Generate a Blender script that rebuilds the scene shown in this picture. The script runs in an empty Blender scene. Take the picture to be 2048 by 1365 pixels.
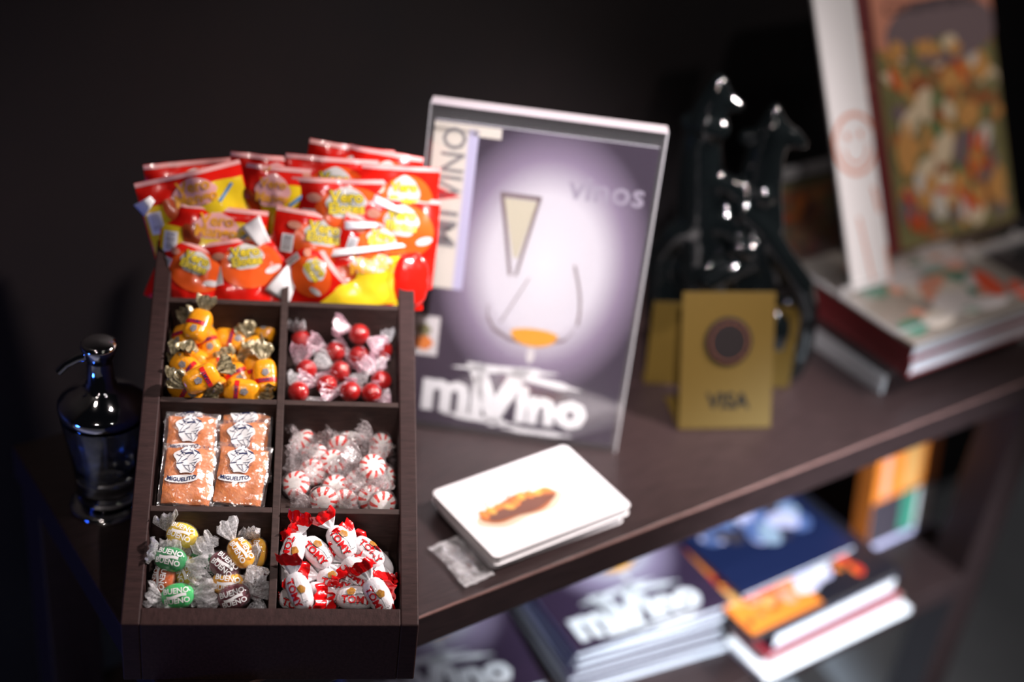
import bpy, bmesh, math, random
from mathutils import Vector, Matrix, noise

V = Vector
sc = bpy.context.scene
COL = sc.collection
RND = random.Random(7)

# ------------------------------------------------------------------ camera
# table coordinates: origin = front-left corner of the console top, X along its
# front edge, Y towards the wall, Z up (table top z = 0, floor z = -0.75)
FPX = 50 / 36 * 2048
CAM = V((-0.3043, -0.7563, 0.885))
AX = V((0.81990, -0.23085, 0.52389)); AY = V((-0.56258, -0.49456, 0.66251)); AZ = V((0.10615, -0.83793, -0.53536))
def w_of(c):                       # camera vector (right, down, forward) -> world
    return V((AX.dot(c), AY.dot(c), AZ.dot(c)))
CR, CU, CF = w_of(V((1, 0, 0))), w_of(V((0, -1, 0))), w_of(V((0, 0, 1)))
def ray(px, py): return w_of(V((px - 1024, py - 682.5, FPX)))
def onp(px, py, p, n):             # sight line through a photo pixel meets a real plane
    d = ray(px, py); n = V(n)
    return CAM + d * ((V(p) - CAM).dot(n) / d.dot(n))
def onz(px, py, z=0.0): return onp(px, py, (0, 0, z), (0, 0, 1))
def depth(p): return (V(p) - CAM).dot(CF)

cd = bpy.data.cameras.new('camera'); cam = bpy.data.objects.new('camera', cd); COL.objects.link(cam)
cd.lens = 50; cd.sensor_width = 36; cd.clip_start = 0.01
cam.matrix_world = Matrix(((CR.x, CU.x, -CF.x, CAM.x), (CR.y, CU.y, -CF.y, CAM.y), (CR.z, CU.z, -CF.z, CAM.z), (0, 0, 0, 1)))
cd.dof.use_dof = True; cd.dof.focus_distance = 1.185; cd.dof.aperture_fstop = 1.4
sc.camera = cam

# ------------------------------------------------------------------ light
sc.view_settings.view_transform = 'Standard'; sc.view_settings.look = 'None'
sc.view_settings.gamma = 1; sc.view_settings.exposure = 0.0; sc.view_settings.use_curve_mapping = False
wd = bpy.data.worlds.new('world'); sc.world = wd; wd.use_nodes = True
wd.node_tree.nodes['Background'].inputs[0].default_value = (0.55, 0.6, 0.8, 1)
wd.node_tree.nodes['Background'].inputs[1].default_value = 0.004

def spot(name, loc, target, watts, size_deg, blend, radius, col):
    l = bpy.data.lights.new(name, 'SPOT'); l.energy = watts; l.spot_size = math.radians(size_deg); l.spot_blend = blend
    l.shadow_soft_size = radius; l.color = col
    o = bpy.data.objects.new(name, l); COL.objects.link(o); o.location = loc
    o.rotation_euler = (V(target) - V(loc)).to_track_quat('-Z', 'Y').to_euler()
    return o
# ceiling spots of the reception room
spot('ceiling_spot_key', (1.6, -0.5, 1.45), (0.30, 0.10, 0.02), 300, 38.5, 0.9, 0.05, (1.0, 0.88, 0.86))
spot('ceiling_spot_magazine', (-0.42, -0.95, 1.85), (0.55, 0.20, 0.18), 395, 15.5, 0.8, 0.03, (1.0, 0.93, 0.97))
spot('ceiling_spot_candy', (0.42, -0.30, 1.9), (0.20, 0.13, 0.14), 88, 11.8, 0.7, 0.03, (1.0, 0.9, 0.88))
spot('ceiling_spot_right', (1.55, -0.9, 1.75), (1.02, 0.12, 0.12), 42, 38, 0.8, 0.04, (1.0, 0.9, 0.86))
spot('ceiling_spot_shelf', (0.80, -1.80, 1.15), (0.80, 0.1, -0.43), 690, 21.5, 0.7, 0.05, (0.8, 0.9, 1.0))
for i, (p, w, c) in enumerate((((-1.3, -1.5, 1.8), 28, (1, .86, .8)), ((0.2, -2.2, 2.0), 5, (1, .95, .9)), ((-0.5, 0.2, 2.1), 4, (1, .9, .85)), ((2.4, -0.4, 2.0), 14, (1, .9, .85)))):  # unseen point lamps added for wrapper sparkle and weak fill
    l = bpy.data.lights.new('added_fill_lamp', 'POINT'); l.energy = w; l.color = c; l.shadow_soft_size = 0.05
    o = bpy.data.objects.new('added_fill_lamp', l); COL.objects.link(o); o.location = p
l = bpy.data.lights.new('blue_accent_lamp', 'POINT'); l.energy = 5.0; l.color = (0.03, 0.14, 1.0); l.shadow_soft_size = 0.05
o = bpy.data.objects.new('blue_accent_lamp', l); COL.objects.link(o); o.location = (-0.7, 0.15, -0.10)

# ------------------------------------------------------------------ materials
def mat(name, col, rough=0.5, metal=0.0, spec=0.5, trans=0.0, coat=0.0, noisecol=None, nscale=20, bump=0.0, bscale=200, sss=0.0, alpha=None, stretch=None, bdist=0.001):
    m = bpy.data.materials.new(name); m.use_nodes = True
    nt = m.node_tree; b = nt.nodes['Principled BSDF']; I = b.inputs
    I['Base Color'].default_value = (*col, 1); I['Roughness'].default_value = rough; I['Metallic'].default_value = metal
    I['Specular IOR Level'].default_value = spec; I['Transmission Weight'].default_value = trans; I['Coat Weight'].default_value = coat
    I['Coat Roughness'].default_value = 0.05
    if sss: I['Subsurface Weight'].default_value = sss; I['Subsurface Radius'].default_value = (0.01, 0.006, 0.004); I['Subsurface Scale'].default_value = 0.6
    tc = nt.nodes.new('ShaderNodeTexCoord'); src = tc.outputs['Object']
    if stretch:
        mp = nt.nodes.new('ShaderNodeMapping'); mp.inputs['Scale'].default_value = stretch
        nt.links.new(src, mp.inputs[0]); src = mp.outputs[0]
    if noisecol:
        n = nt.nodes.new('ShaderNodeTexNoise'); n.inputs['Scale'].default_value = nscale; n.inputs['Detail'].default_value = 6
        n.inputs['Roughness'].default_value = 0.65
        nt.links.new(src, n.inputs[0])
        r = nt.nodes.new('ShaderNodeValToRGB'); r.color_ramp.elements[0].position = 0.33; r.color_ramp.elements[1].position = 0.68
        r.color_ramp.elements[0].color = (*col, 1); r.color_ramp.elements[1].color = (*noisecol, 1)
        nt.links.new(n.outputs['Fac'], r.inputs[0]); nt.links.new(r.outputs[0], I['Base Color'])
    if bump:
        n = nt.nodes.new('ShaderNodeTexNoise'); n.inputs['Scale'].default_value = bscale; n.inputs['Detail'].default_value = 3
        nt.links.new(src, n.inputs[0])
        bp = nt.nodes.new('ShaderNodeBump'); bp.inputs['Strength'].default_value = bump; bp.inputs['Distance'].default_value = bdist
        nt.links.new(n.outputs['Fac'], bp.inputs['Height']); nt.links.new(bp.outputs[0], I['Normal'])
    return m

def film(name, tint=(1, 1, 1), haze=0.12, gloss=0.25, rough=0.1, bump=0.6, bscale=260, hazecol=(0.98, 0.98, 1.0), noisy=True, ior=1.45):
    """thin clear plastic: see-through, with surface gloss and a little milky haze"""
    m = bpy.data.materials.new(name); m.use_nodes = True; nt = m.node_tree; N = nt.nodes; L = nt.links
    N.remove(N['Principled BSDF']); out = N['Material Output']
    t = N.new('ShaderNodeBsdfTransparent'); t.inputs[0].default_value = (*tint, 1)
    g = N.new('ShaderNodeBsdfGlossy'); g.inputs['Roughness'].default_value = rough; g.inputs[0].default_value = (1, 1, 1, 1)
    d = N.new('ShaderNodeBsdfDiffuse'); d.inputs[0].default_value = (*hazecol, 1)
    tr = N.new('ShaderNodeBsdfTranslucent'); tr.inputs[0].default_value = (*hazecol, 1)
    ad = N.new('ShaderNodeMixShader'); ad.inputs[0].default_value = 0.5; L.new(d.outputs[0], ad.inputs[1]); L.new(tr.outputs[0], ad.inputs[2])
    m1 = N.new('ShaderNodeMixShader'); m1.inputs[0].default_value = haze; L.new(t.outputs[0], m1.inputs[1]); L.new(ad.outputs[0], m1.inputs[2])
    m2 = N.new('ShaderNodeMixShader'); L.new(m1.outputs[0], m2.inputs[1]); L.new(g.outputs[0], m2.inputs[2])
    # Schlick reflectance, the same on both faces of the sheet
    fr = N.new('ShaderNodeLayerWeight'); fr.inputs['Blend'].default_value = 0.5
    f0 = ((ior - 1) / (ior + 1)) ** 2
    pw = N.new('ShaderNodeMath'); pw.operation = 'POWER'; pw.inputs[1].default_value = 5.0; L.new(fr.outputs['Facing'], pw.inputs[0])
    ma = N.new('ShaderNodeMath'); ma.operation = 'MULTIPLY_ADD'; ma.inputs[1].default_value = 0.9 * (1 - f0); ma.inputs[2].default_value = f0 + gloss * 0.3
    L.new(pw.outputs[0], ma.inputs[0]); L.new(ma.outputs[0], m2.inputs[0])
    tc = N.new('ShaderNodeTexCoord')
    if bump:
        n = N.new('ShaderNodeTexNoise'); n.inputs['Scale'].default_value = bscale; n.inputs['Detail'].default_value = 2
        L.new(tc.outputs['Object'], n.inputs[0])
        bp = N.new('ShaderNodeBump'); bp.inputs['Strength'].default_value = bump; bp.inputs['Distance'].default_value = 0.002
        L.new(n.outputs['Fac'], bp.inputs['Height'])
        for s in (g, fr): L.new(bp.outputs[0], s.inputs['Normal'])
    if noisy:
        n2 = N.new('ShaderNodeTexNoise'); n2.inputs['Scale'].default_value = bscale * 1.3; n2.inputs['Detail'].default_value = 3
        L.new(tc.outputs['Object'], n2.inputs[0])
        mr = N.new('ShaderNodeMapRange'); mr.inputs[1].default_value = 0.4; mr.inputs[2].default_value = 0.7; mr.inputs[3].default_value = haze * 0.4; mr.inputs[4].default_value = min(1, haze * 2.4)
        L.new(n2.outputs['Fac'], mr.inputs[0]); L.new(mr.outputs[0], m1.inputs[0])
    L.new(m2.outputs[0], out.inputs[0])
    return m

def wood(name, c1, c2, rough, stretch, spec=0.22):
    return mat(name, c1, rough, 0, spec, noisecol=c2, nscale=9, stretch=stretch, bump=0.25, bscale=30, bdist=0.0006)
M = {}
M['table'] = wood('dark stained table wood', (0.016, 0.0092, 0.0092), (0.034, 0.0195, 0.0195), 0.40, (3, 40, 40), 0.4)
M['worn'] = wood('worn lighter wood with edge highlight', (0.10, 0.052, 0.045), (0.17, 0.09, 0.08), 0.6, (8, 40, 40))  # wear tone, lightened to hold the edge highlight too
M['boxwood'] = wood('brown stained box wood', (0.024, 0.0108, 0.010), (0.046, 0.0215, 0.0205), 0.62, (40, 5, 40))
M['boxwood2'] = wood('brown stained box wood cross grain', (0.022, 0.0100, 0.0094), (0.041, 0.019, 0.018), 0.62, (5, 40, 40))
M['boxin'] = wood('rough inner box wood', (0.028, 0.016, 0.014), (0.055, 0.032, 0.028), 0.6, (6, 30, 30))
M['wall'] = mat('matt black wall', (0.0075, 0.0072, 0.008), 0.55, spec=0.25, noisecol=(0.013, 0.009, 0.009), nscale=1.5)
M['floor'] = mat('slate grey floor', (0.27, 0.30, 0.34), 0.7, noisecol=(0.33, 0.36, 0.40), nscale=6)
M['white'] = mat('white paper', (0.85, 0.84, 0.85), 0.45)
M['paper'] = mat('page edges', (0.62, 0.64, 0.70), 0.6, noisecol=(0.78, 0.79, 0.84), nscale=60, stretch=(1, 1, 40))
M['candywhite'] = mat('white waxed wrapper', (0.82, 0.80, 0.82), 0.22, coat=0.3, bump=0.35, bscale=420)
M['candyred'] = mat('red waxed wrapper', (0.72, 0.006, 0.008), 0.2, coat=0.3, bump=0.3, bscale=420)
M['ink_red'] = mat('red ink', (0.68, 0.008, 0.012), 0.3)
M['ink_gold'] = mat('golden brown ink', (0.55, 0.27, 0.03), 0.35, noisecol=(0.25, 0.09, 0.02), nscale=500)
M['ink_black'] = mat('black ink', (0.006, 0.007, 0.008), 0.7, spec=0.08)
M['ink_grey'] = mat('grey ink', (0.33, 0.31, 0.32), 0.4, noisecol=(0.12, 0.11, 0.11), nscale=600)
M['ink_navy'] = mat('navy ink', (0.012, 0.02, 0.09), 0.4)
M['ink_white'] = mat('white ink', (0.8, 0.8, 0.8), 0.35)
M['ink_green'] = mat('dark green ink', (0.03, 0.10, 0.02), 0.4)
M['ink_yellow'] = mat('yellow ink', (0.82, 0.62, 0.03), 0.35)
M['ink_amber'] = mat('amber ink', (0.82, 0.36, 0.02), 0.35)
M['ink_blue'] = mat('blue ink', (0.10, 0.28, 0.55), 0.35)
M['toffee'] = mat('orange yellow wrapper', (0.84, 0.33, 0.012), 0.22, coat=0.3, bump=0.3, bscale=400)
M['toffee_end'] = mat('black and gold foil twist', (0.06, 0.045, 0.015), 0.18, coat=0.6, noisecol=(0.78, 0.68, 0.42), nscale=260, bump=0.6, bscale=420, metal=0.35)
M['clear'] = film('clear cellophane', haze=0.055, gloss=0.08, rough=0.15, bscale=330, bump=0.5, ior=1.18)
M['crinkle'] = film('crinkled cellophane twist', haze=0.72, gloss=0.18, rough=0.15, bscale=420, bump=0.9, ior=1.2)
M['pinkfilm'] = film('pink cellophane', tint=(1.0, 0.88, 0.93), haze=0.26, gloss=0.25, rough=0.2, bscale=330, bump=0.8, hazecol=(0.9, 0.55, 0.66), ior=1.2)
M['cherrywrap'] = film('cherry wrapper film', haze=0.012, gloss=0.1, rough=0.12, bscale=330, bump=0.6, ior=1.2)
M['mintwrap'] = film('mint wrapper film', haze=0.08, gloss=0.10, rough=0.15, bscale=380, bump=0.9, ior=1.2, hazecol=(1.0, 0.90, 0.91))
M['mintfilm'] = film('pinkish clear cellophane', haze=0.19, gloss=0.12, rough=0.15, bscale=380, bump=0.9, ior=1.2, hazecol=(1.0, 0.90, 0.91))
M['packetfilm'] = film('thin packet film', haze=0.20, gloss=0.25, rough=0.14, bscale=90, bump=1.0, ior=1.25)
M['sachet'] = film('clear sachet film', haze=0.06, gloss=0.5, rough=0.2, bscale=120, bump=0.6, ior=1.2)
M['cherry'] = mat('cherry red hard candy', (0.42, 0.006, 0.005), 0.06, coat=0.6, sss=0.15)
M['pinkpaper'] = film('pink and white twist paper', haze=0.5, gloss=0.3, rough=0.2, bscale=300, bump=0.8, hazecol=(0.92, 0.62, 0.72), ior=1.2)
for nm, c in (('yellow', (0.95, 0.70, 0.07)), ('amber', (0.95, 0.46, 0.02)), ('green', (0.03, 0.34, 0.11)), ('bright green', (0.06, 0.62, 0.18)), ('purple', (0.20, 0.045, 0.065)), ('orange', (0.62, 0.12, 0.015))):
    M['hard_' + nm] = mat(nm + ' glassy hard candy', c, 0.06, coat=0.6, sss=0.5, trans=0.15)
M['powder'] = mat('orange chilli powder', (0.62, 0.165, 0.030), 0.75, noisecol=(0.75, 0.27, 0.08), nscale=180, bump=0.7, bscale=350)
M['bagred'] = mat('glossy red bag foil', (0.76, 0.012, 0.006), 0.2, coat=0.5, bump=0.25, bscale=70, bdist=0.002)
M['bagorange'] = mat('orange print', (0.85, 0.11, 0.015), 0.22, coat=0.5)
M['bagyellow'] = mat('glossy yellow print', (0.85, 0.60, 0.02), 0.2, coat=0.5, bump=0.2, bscale=70, bdist=0.002)
M['bagpink'] = mat('pale pink print', (0.85, 0.42, 0.40), 0.25, coat=0.4)
M['bagbadge'] = mat('grey white badge print', (0.62, 0.60, 0.56), 0.25, coat=0.4)
M['mango'] = mat('dark mango print', (0.42, 0.06, 0.012), 0.25, coat=0.4)
M['chrome'] = mat('chrome', (0.78, 0.76, 0.76), 0.06, metal=1.0)
M['glass'] = mat('clear glass', (0.86, 0.88, 0.9), 0.02, trans=1.0)
M['gel'] = film('clear gel with bubbles', tint=(0.75, 0.75, 0.72), haze=0.05, gloss=0.05, rough=0.2, bump=0.5, bscale=90)
M['acrylic'] = film('clear acrylic', tint=(0.985, 0.985, 0.98), haze=0.022, gloss=0.1, rough=0.04, bump=0, noisy=False)
M['acredge'] = film('frosted acrylic edge', tint=(0.95, 0.95, 0.95), haze=0.62, gloss=0.3, rough=0.25, bump=0, noisy=False)
M['acrtop'] = film('bright polished acrylic edge', tint=(1, 1, 1), haze=0.85, gloss=0.3, rough=0.25, bump=0, noisy=False, hazecol=(0.95, 0.88, 0.90))
M['statue'] = mat('black glazed ceramic', (0.003, 0.0042, 0.0045), 0.10, coat=0.5, spec=0.4)
M['gold'] = mat('brushed gold sheet', (0.085, 0.053, 0.010), 0.45, metal=0.3, spec=0.2, noisecol=(0.07, 0.043, 0.008), nscale=80, stretch=(1, 30, 1))
M['emblem'] = mat('dark emblem disc', (0.007, 0.005, 0.005), 0.7, spec=0.1)
M['maroon'] = mat('maroon book cloth', (0.16, 0.018, 0.020), 0.5)
M['darkcover'] = mat('near black cover', (0.012, 0.012, 0.018), 0.3)
M['navycover'] = mat('navy cover', (0.010, 0.016, 0.055), 0.3)
for nm, c in (('cream', (0.84, 0.68, 0.46)), ('tan', (0.70, 0.35, 0.11)), ('brown', (0.38, 0.13, 0.05)), ('olive', (0.23, 0.21, 0.09)), ('leaf', (0.17, 0.24, 0.10)), ('crust', (0.42, 0.12, 0.025)), ('burnt', (0.15, 0.045, 0.02)), ('cheese', (0.75, 0.36, 0.06)), ('chilli', (0.75, 0.08, 0.015)), ('salmon', (0.72, 0.30, 0.20)), ('mauve', (0.22, 0.16, 0.17)), ('pale', (0.70, 0.66, 0.66)), ('lilac', (0.55, 0.52, 0.72)), ('steel', (0.10, 0.15, 0.33)), ('ice', (0.30, 0.38, 0.48)), ('orange', (0.78, 0.22, 0.03)), ('beige', (0.60, 0.50, 0.36)), ('wine', (0.30, 0.03, 0.04)), ('deep', (0.05, 0.04, 0.05)), ('teal', (0.05, 0.24, 0.16)), ('stone', (0.30, 0.27, 0.24)), ('red', (0.6, 0.03, 0.02)), ('sand', (0.74, 0.68, 0.60)), ('wheat', (0.62, 0.57, 0.44)), ('grape', (0.36, 0.32, 0.40))):
    M['p_' + nm] = mat('printed ' + nm, c, 0.32)

def mint_mat():
    m = mat('peppermint with red stripes', (0.86, 0.83, 0.80), 0.12, coat=0.4, sss=0.2); nt = m.node_tree; N = nt.nodes; L = nt.links
    tc = N.new('ShaderNodeTexCoord'); sp = N.new('ShaderNodeSeparateXYZ'); L.new(tc.outputs['Object'], sp.inputs[0])
    def mth(op, a, b=None, c=None):
        n = N.new('ShaderNodeMath'); n.operation = op
        for i, x in enumerate((a, b, c)):
            if x is None: continue
            if isinstance(x, (int, float)): n.inputs[i].default_value = x
            else: L.new(x, n.inputs[i])
        return n.outputs[0]
    at = mth('ARCTAN2', sp.outputs[1], sp.outputs[0])
    r = mth('SQRT', mth('ADD', mth('MULTIPLY', sp.outputs[0], sp.outputs[0]), mth('MULTIPLY', sp.outputs[1], sp.outputs[1])))
    s = mth('SINE', mth('ADD', mth('MULTIPLY', at, 9.0), mth('MULTIPLY', r, 260.0)))
    st = mth('MULTIPLY', mth('GREATER_THAN', s, 0.25), mth('GREATER_THAN', r, 0.0058))
    mx = N.new('ShaderNodeMix'); mx.data_type = 'RGBA'; L.new(st, mx.inputs[0])
    mx.inputs[6].default_value = (0.86, 0.83, 0.80, 1); mx.inputs[7].default_value = (0.75, 0.03, 0.02, 1)
    L.new(mx.outputs[2], N['Principled BSDF'].inputs['Base Color']); return m
M['mint'] = mint_mat()

MAGW, MAGH = 0.217, 0.322
def cover_mat():
    """printed cover: dark violet with a pale glow behind the glasses (part of the print)"""
    m = mat('violet magazine cover print', (0.05, 0.035, 0.06), 0.3, coat=0.3); nt = m.node_tree; N = nt.nodes; L = nt.links
    tc = N.new('ShaderNodeTexCoord'); mp = N.new('ShaderNodeMapping'); L.new(tc.outputs['Object'], mp.inputs[0])
    mp.inputs['Location'].default_value = (-0.56 * MAGW / 0.1, -0.585 * MAGH / 0.135, 0); mp.inputs['Scale'].default_value = (1 / 0.1, 1 / 0.135, 0)
    ln = N.new('ShaderNodeVectorMath'); ln.operation = 'LENGTH'; L.new(mp.outputs[0], ln.inputs[0])
    r = N.new('ShaderNodeValToRGB'); e = r.color_ramp.elements
    e[0].position = 0.0; e[0].color = (0.80, 0.78, 0.82, 1); e[1].position = 1.0; e[1].color = (0.036, 0.021, 0.043, 1)
    for p, c in ((0.5, (0.70, 0.67, 0.73)), (0.75, (0.265, 0.205, 0.30))):
        q = e.new(p); q.color = (*c, 1)
    ml = N.new('ShaderNodeMath'); ml.operation = 'MULTIPLY'; ml.inputs[1].default_value = 0.92; L.new(ln.outputs['Value'], ml.inputs[0])
    L.new(ml.outputs[0], r.inputs[0]); L.new(r.outputs[0], N['Principled BSDF'].inputs['Base Color']); return m
M['cover'] = cover_mat()

# ------------------------------------------------------------------ mesh tools
class MB:
    def __init__(s): s.v = []; s.f = []; s.mi = []; s.sm = []
    def add(s, vs, fs, mi=0, smooth=False):
        o = len(s.v); s.v += [V(p) for p in vs]
        for f in fs: s.f.append([i + o for i in f]); s.mi.append(mi); s.sm.append(smooth)
    def box(s, x0, x1, y0, y1, z0, z1, mi=0, fr=None):
        vs = [V((x, y, z)) for z in (z0, z1) for y in (y0, y1) for x in (x0, x1)]
        if fr is not None: vs = [fr @ p for p in vs]
        s.add(vs, [(0, 2, 3, 1), (4, 5, 7, 6), (0, 1, 5, 4), (2, 6, 7, 3), (0, 4, 6, 2), (1, 3, 7, 5)], mi)
    def prism(s, poly, axis_fn, d0, d1, mi=0):
        n = len(poly); a = [axis_fn(p, d0) for p in poly]; b = [axis_fn(p, d1) for p in poly]
        s.add(a + b, [list(range(n))[::-1], list(range(n, 2 * n))] + [(i, (i + 1) % n, n + (i + 1) % n, n + i) for i in range(n)], mi)
    def grid(s, fn, nu, nv, mi=0, smooth=True, closeu=False, closev=False, mfn=None):
        U = nu if closeu else nu + 1; W = nv if closev else nv + 1
        vs = [fn(i / nu, j / nv) for i in range(U) for j in range(W)]
        o = len(s.v); s.v += [V(p) for p in vs]
        for i in range(nu):
            for j in range(nv):
                a = i * W + j; b = ((i + 1) % U) * W + j; c = ((i + 1) % U) * W + (j + 1) % W; d = i * W + (j + 1) % W
                s.f.append([o + a, o + b, o + c, o + d]); s.mi.append(mfn((i + .5) / nu, (j + .5) / nv) if mfn else mi); s.sm.append(smooth)
    def lathe(s, prof, seg=32, mi=0, c=(0, 0, 0)):
        n = len(prof); c = V(c)
        s.grid(lambda u, v: c + V((prof[round(v * (n - 1))][0] * math.cos(u * 2 * math.pi), prof[round(v * (n - 1))][0] * math.sin(u * 2 * math.pi), prof[round(v * (n - 1))][1])), seg, n - 1, mi, True, closeu=True)
    def tube(s, pts, rad, seg=10, mi=0):
        pts = [V(p) for p in pts]; n = len(pts); rad = rad if isinstance(rad, (list, tuple)) else [rad] * n
        fr = []
        for i in range(n):
            t = (pts[min(i + 1, n - 1)] - pts[max(i - 1, 0)]).normalized(); a = V((0, 0, 1)) if abs(t.z) < .9 else V((1, 0, 0))
            x = t.cross(a).normalized(); fr.append((x, t.cross(x)))
        def fn(u, v):
            i = round(u * (n - 1)); a = v * 2 * math.pi
            return pts[i] + fr[i][0] * math.cos(a) * rad[i] + fr[i][1] * math.sin(a) * rad[i]
        s.grid(fn, n - 1, seg, mi, True, closev=True)
        for i in (0, n - 1):
            s.add([fn(i / (n - 1), j / seg) for j in range(seg)], [list(range(seg))], mi)
    def mesh(s, name, mats):
        me = bpy.data.meshes.new(name); me.from_pydata([tuple(p) for p in s.v], [], s.f)
        for m in (mats if isinstance(mats, (list, tuple)) else [mats]): me.materials.append(M[m] if isinstance(m, str) else m)
        me.polygons.foreach_set('material_index', s.mi); me.polygons.foreach_set('use_smooth', s.sm)
        bm = bmesh.new(); bm.from_mesh(me); bmesh.ops.recalc_face_normals(bm, faces=bm.faces) if not getattr(s, 'flat', False) else None
        bm.to_mesh(me); bm.free(); me.update(); return me

def tag(o, label=None, cat=None, group=None, kind=None):
    if label: o['label'] = label
    if cat: o['category'] = cat
    if group: o['group'] = group
    if kind: o['kind'] = kind
    return o
def thing(name, label, cat, mw=None, group=None):
    o = bpy.data.objects.new(name, None); COL.objects.link(o); o.empty_display_size = 0.02
    if mw is not None: o.matrix_world = mw if isinstance(mw, Matrix) else Matrix.Translation(V(mw))
    return tag(o, label, cat, group)
def part(name, mb, mats, parent=None, bev=0, label=None):
    me = mb if isinstance(mb, bpy.types.Mesh) else mb.mesh(name, mats)
    o = bpy.data.objects.new(name, me); COL.objects.link(o)
    if parent is not None: o.parent = parent
    if bev:
        b = o.modifiers.new('bevel', 'BEVEL'); b.width = bev; b.segments = 2; b.limit_method = 'ANGLE'
    if label: o['label'] = label
    return o

_tc = {}
def text2d(s, size=1.0, bold=0.0, align='CENTER', shear=0.0, maxedge=None):
    """flat lettering as triangles: (points, faces), centred on the origin"""
    key = (s, bold, align, shear)
    if key not in _tc:
        c = bpy.data.curves.new('t', 'FONT'); c.body = s; c.size = 1; c.align_x = align; c.align_y = 'CENTER'; c.offset = bold; c.resolution_u = 2; c.shear = shear
        o = bpy.data.objects.new('t', c); COL.objects.link(o); dg = bpy.context.evaluated_depsgraph_get()
        me = bpy.data.meshes.new_from_object(o.evaluated_get(dg)); bpy.data.objects.remove(o); bpy.data.curves.remove(c)
        bm = bmesh.new(); bm.from_mesh(me); bmesh.ops.triangulate(bm, faces=bm.faces)
        bpy.data.meshes.remove(me)
        for _ in range(2):
            es = [e for e in bm.edges if e.calc_length() > 0.28]
            if es: bmesh.ops.subdivide_edges(bm, edges=es, cuts=1); bmesh.ops.triangulate(bm, faces=bm.faces)
        bm.verts.index_update()
        _tc[key] = ([(v.co.x, v.co.y) for v in bm.verts], [[v.index for v in f.verts] for f in bm.faces]); bm.free()
    vs, fs = _tc[key]
    return [(x * size, y * size) for x, y in vs], fs
def place2d(g, x=0, y=0, rot=0, sx=1, sy=1):
    c, s = math.cos(rot), math.sin(rot); return [(x + c * a * sx - s * b * sy, y + s * a * sx + c * b * sy) for a, b in g[0]], g[1]
def rect2d(x0, x1, y0, y1, n=6, m=6):
    return ([(x0 + (x1 - x0) * i / n, y0 + (y1 - y0) * j / m) for i in range(n + 1) for j in range(m + 1)],
            [(i * (m + 1) + j, (i + 1) * (m + 1) + j, (i + 1) * (m + 1) + j + 1, i * (m + 1) + j + 1) for i in range(n) for j in range(m)])
def star2d(fn, rings=4, seg=28):
    """region around the origin bounded by fn(angle) -> (x, y)"""
    vs = [(0, 0)]; fs = []
    for r in range(1, rings + 1):
        for k in range(seg):
            x, y = fn(2 * math.pi * k / seg); vs.append((x * r / rings, y * r / rings))
    for k in range(seg): fs.append((0, 1 + k, 1 + (k + 1) % seg))
    for r in range(rings - 1):
        for k in range(seg): a = 1 + r * seg; fs.append((a + k, a + seg + k, a + seg + (k + 1) % seg, a + (k + 1) % seg))
    return vs, fs
def ell2d(a, b, rings=3, seg=24, wob=0.0, lobes=5): return star2d(lambda t: (a * math.cos(t) * (1 + wob * math.cos(lobes * t)), b * math.sin(t) * (1 + wob * math.cos(lobes * t))), rings, seg)
def decal(mb, g, fn, mi=0): mb.add([fn(x, y) for x, y in g[0]], g[1], mi, True)
def flat(z): return lambda x, y: V((x, y, z))
def FMB():
    m = MB(); m.flat = True; return m

# ------------------------------------------------------------------ the room
m = MB(); m.box(-3, 4, -3, 0.9, -0.80, -0.75); tag(part('floor', m, 'floor'), kind='structure')
m = MB(); m.box(-3, 4, 0.47, 0.55, -0.75, 2.2); tag(part('wall_back', m, 'wall'), kind='structure')

# ------------------------------------------------------------------ console table
TL, TD, TH = 1.165, 0.394, 0.038
tb = thing('console_table', 'long dark-stained wooden console table with a lower shelf', 'table', (0, 0, -0.75))
def tpart(name, x0, x1, y0, y1, z0, z1, bev=0.0015):
    m = MB(); m.box(x0, x1, y0, y1, z0 + 0.75, z1 + 0.75); return part(name, m, 'table', tb, bev)
tpart('table_top', 0, TL + 0.16, 0, TD, -TH, 0, 0.0025)
m = MB(); m.tube([(0.001 + 1.323 * k / 40, 0.0014 + 0.0005 * noise.noise(V((k * .9, 0, 0))), 0.75 - 0.0016 + 0.0004 * noise.noise(V((0, k * .7, 0)))) for k in range(41)], 0.0017, 8); part('worn_highlight_edge', m, 'worn', tb)  # worn front edge; its lighter colour also paints the edge highlight
for x0 in (0.004, TL - 0.058):
    for y0 in (0.006, TD - 0.058): tpart('leg', x0, x0 + 0.054, y0, y0 + 0.052, -0.75, -TH)
tpart('lower_shelf', 0.058, TL - 0.058, 0.003, TD - 0.02, -0.358, -0.325)
tpart('stretcher', 0.010, 0.052, 0.058, TD - 0.058, -0.358, -0.325)
tpart('stretcher', TL - 0.052, TL - 0.010, 0.058, TD - 0.058, -0.358, -0.325)

# ------------------------------------------------------------------ candy display box (slanted top)
FL = V((-0.021, 0.0522, 0.062)); BA = V((0.8794, -0.4761, 0)); BB = V((0.4761, 0.8794, 0))
TILT = math.radians(26.4); CT, ST, TT = math.cos(TILT), math.sin(TILT), math.tan(TILT)
BW, BL, FH = 0.2368, 0.428, 0.062                     # width, slope length, front height
BM = Matrix(((BA.x, BB.x, 0, FL.x), (BA.y, BB.y, 0, FL.y), (0, 0, 1, 0), (0, 0, 0, 1)))   # box frame: x across, y back (level), z up from the table
BMI = BM.inverted()
BS = BB * CT + V((0, 0, ST)); BN = BA.cross(BS)        # slope direction and slope normal
def rim(y): return FH + y * TT                         # height of the slanted rim at level depth y
bx = thing('candy_box', 'dark brown wooden eight-compartment candy box with slanted top', 'box', BM)
D = BL * CT
WT, WF = 0.0150, 0.0130                                # wall thicknesses
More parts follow.
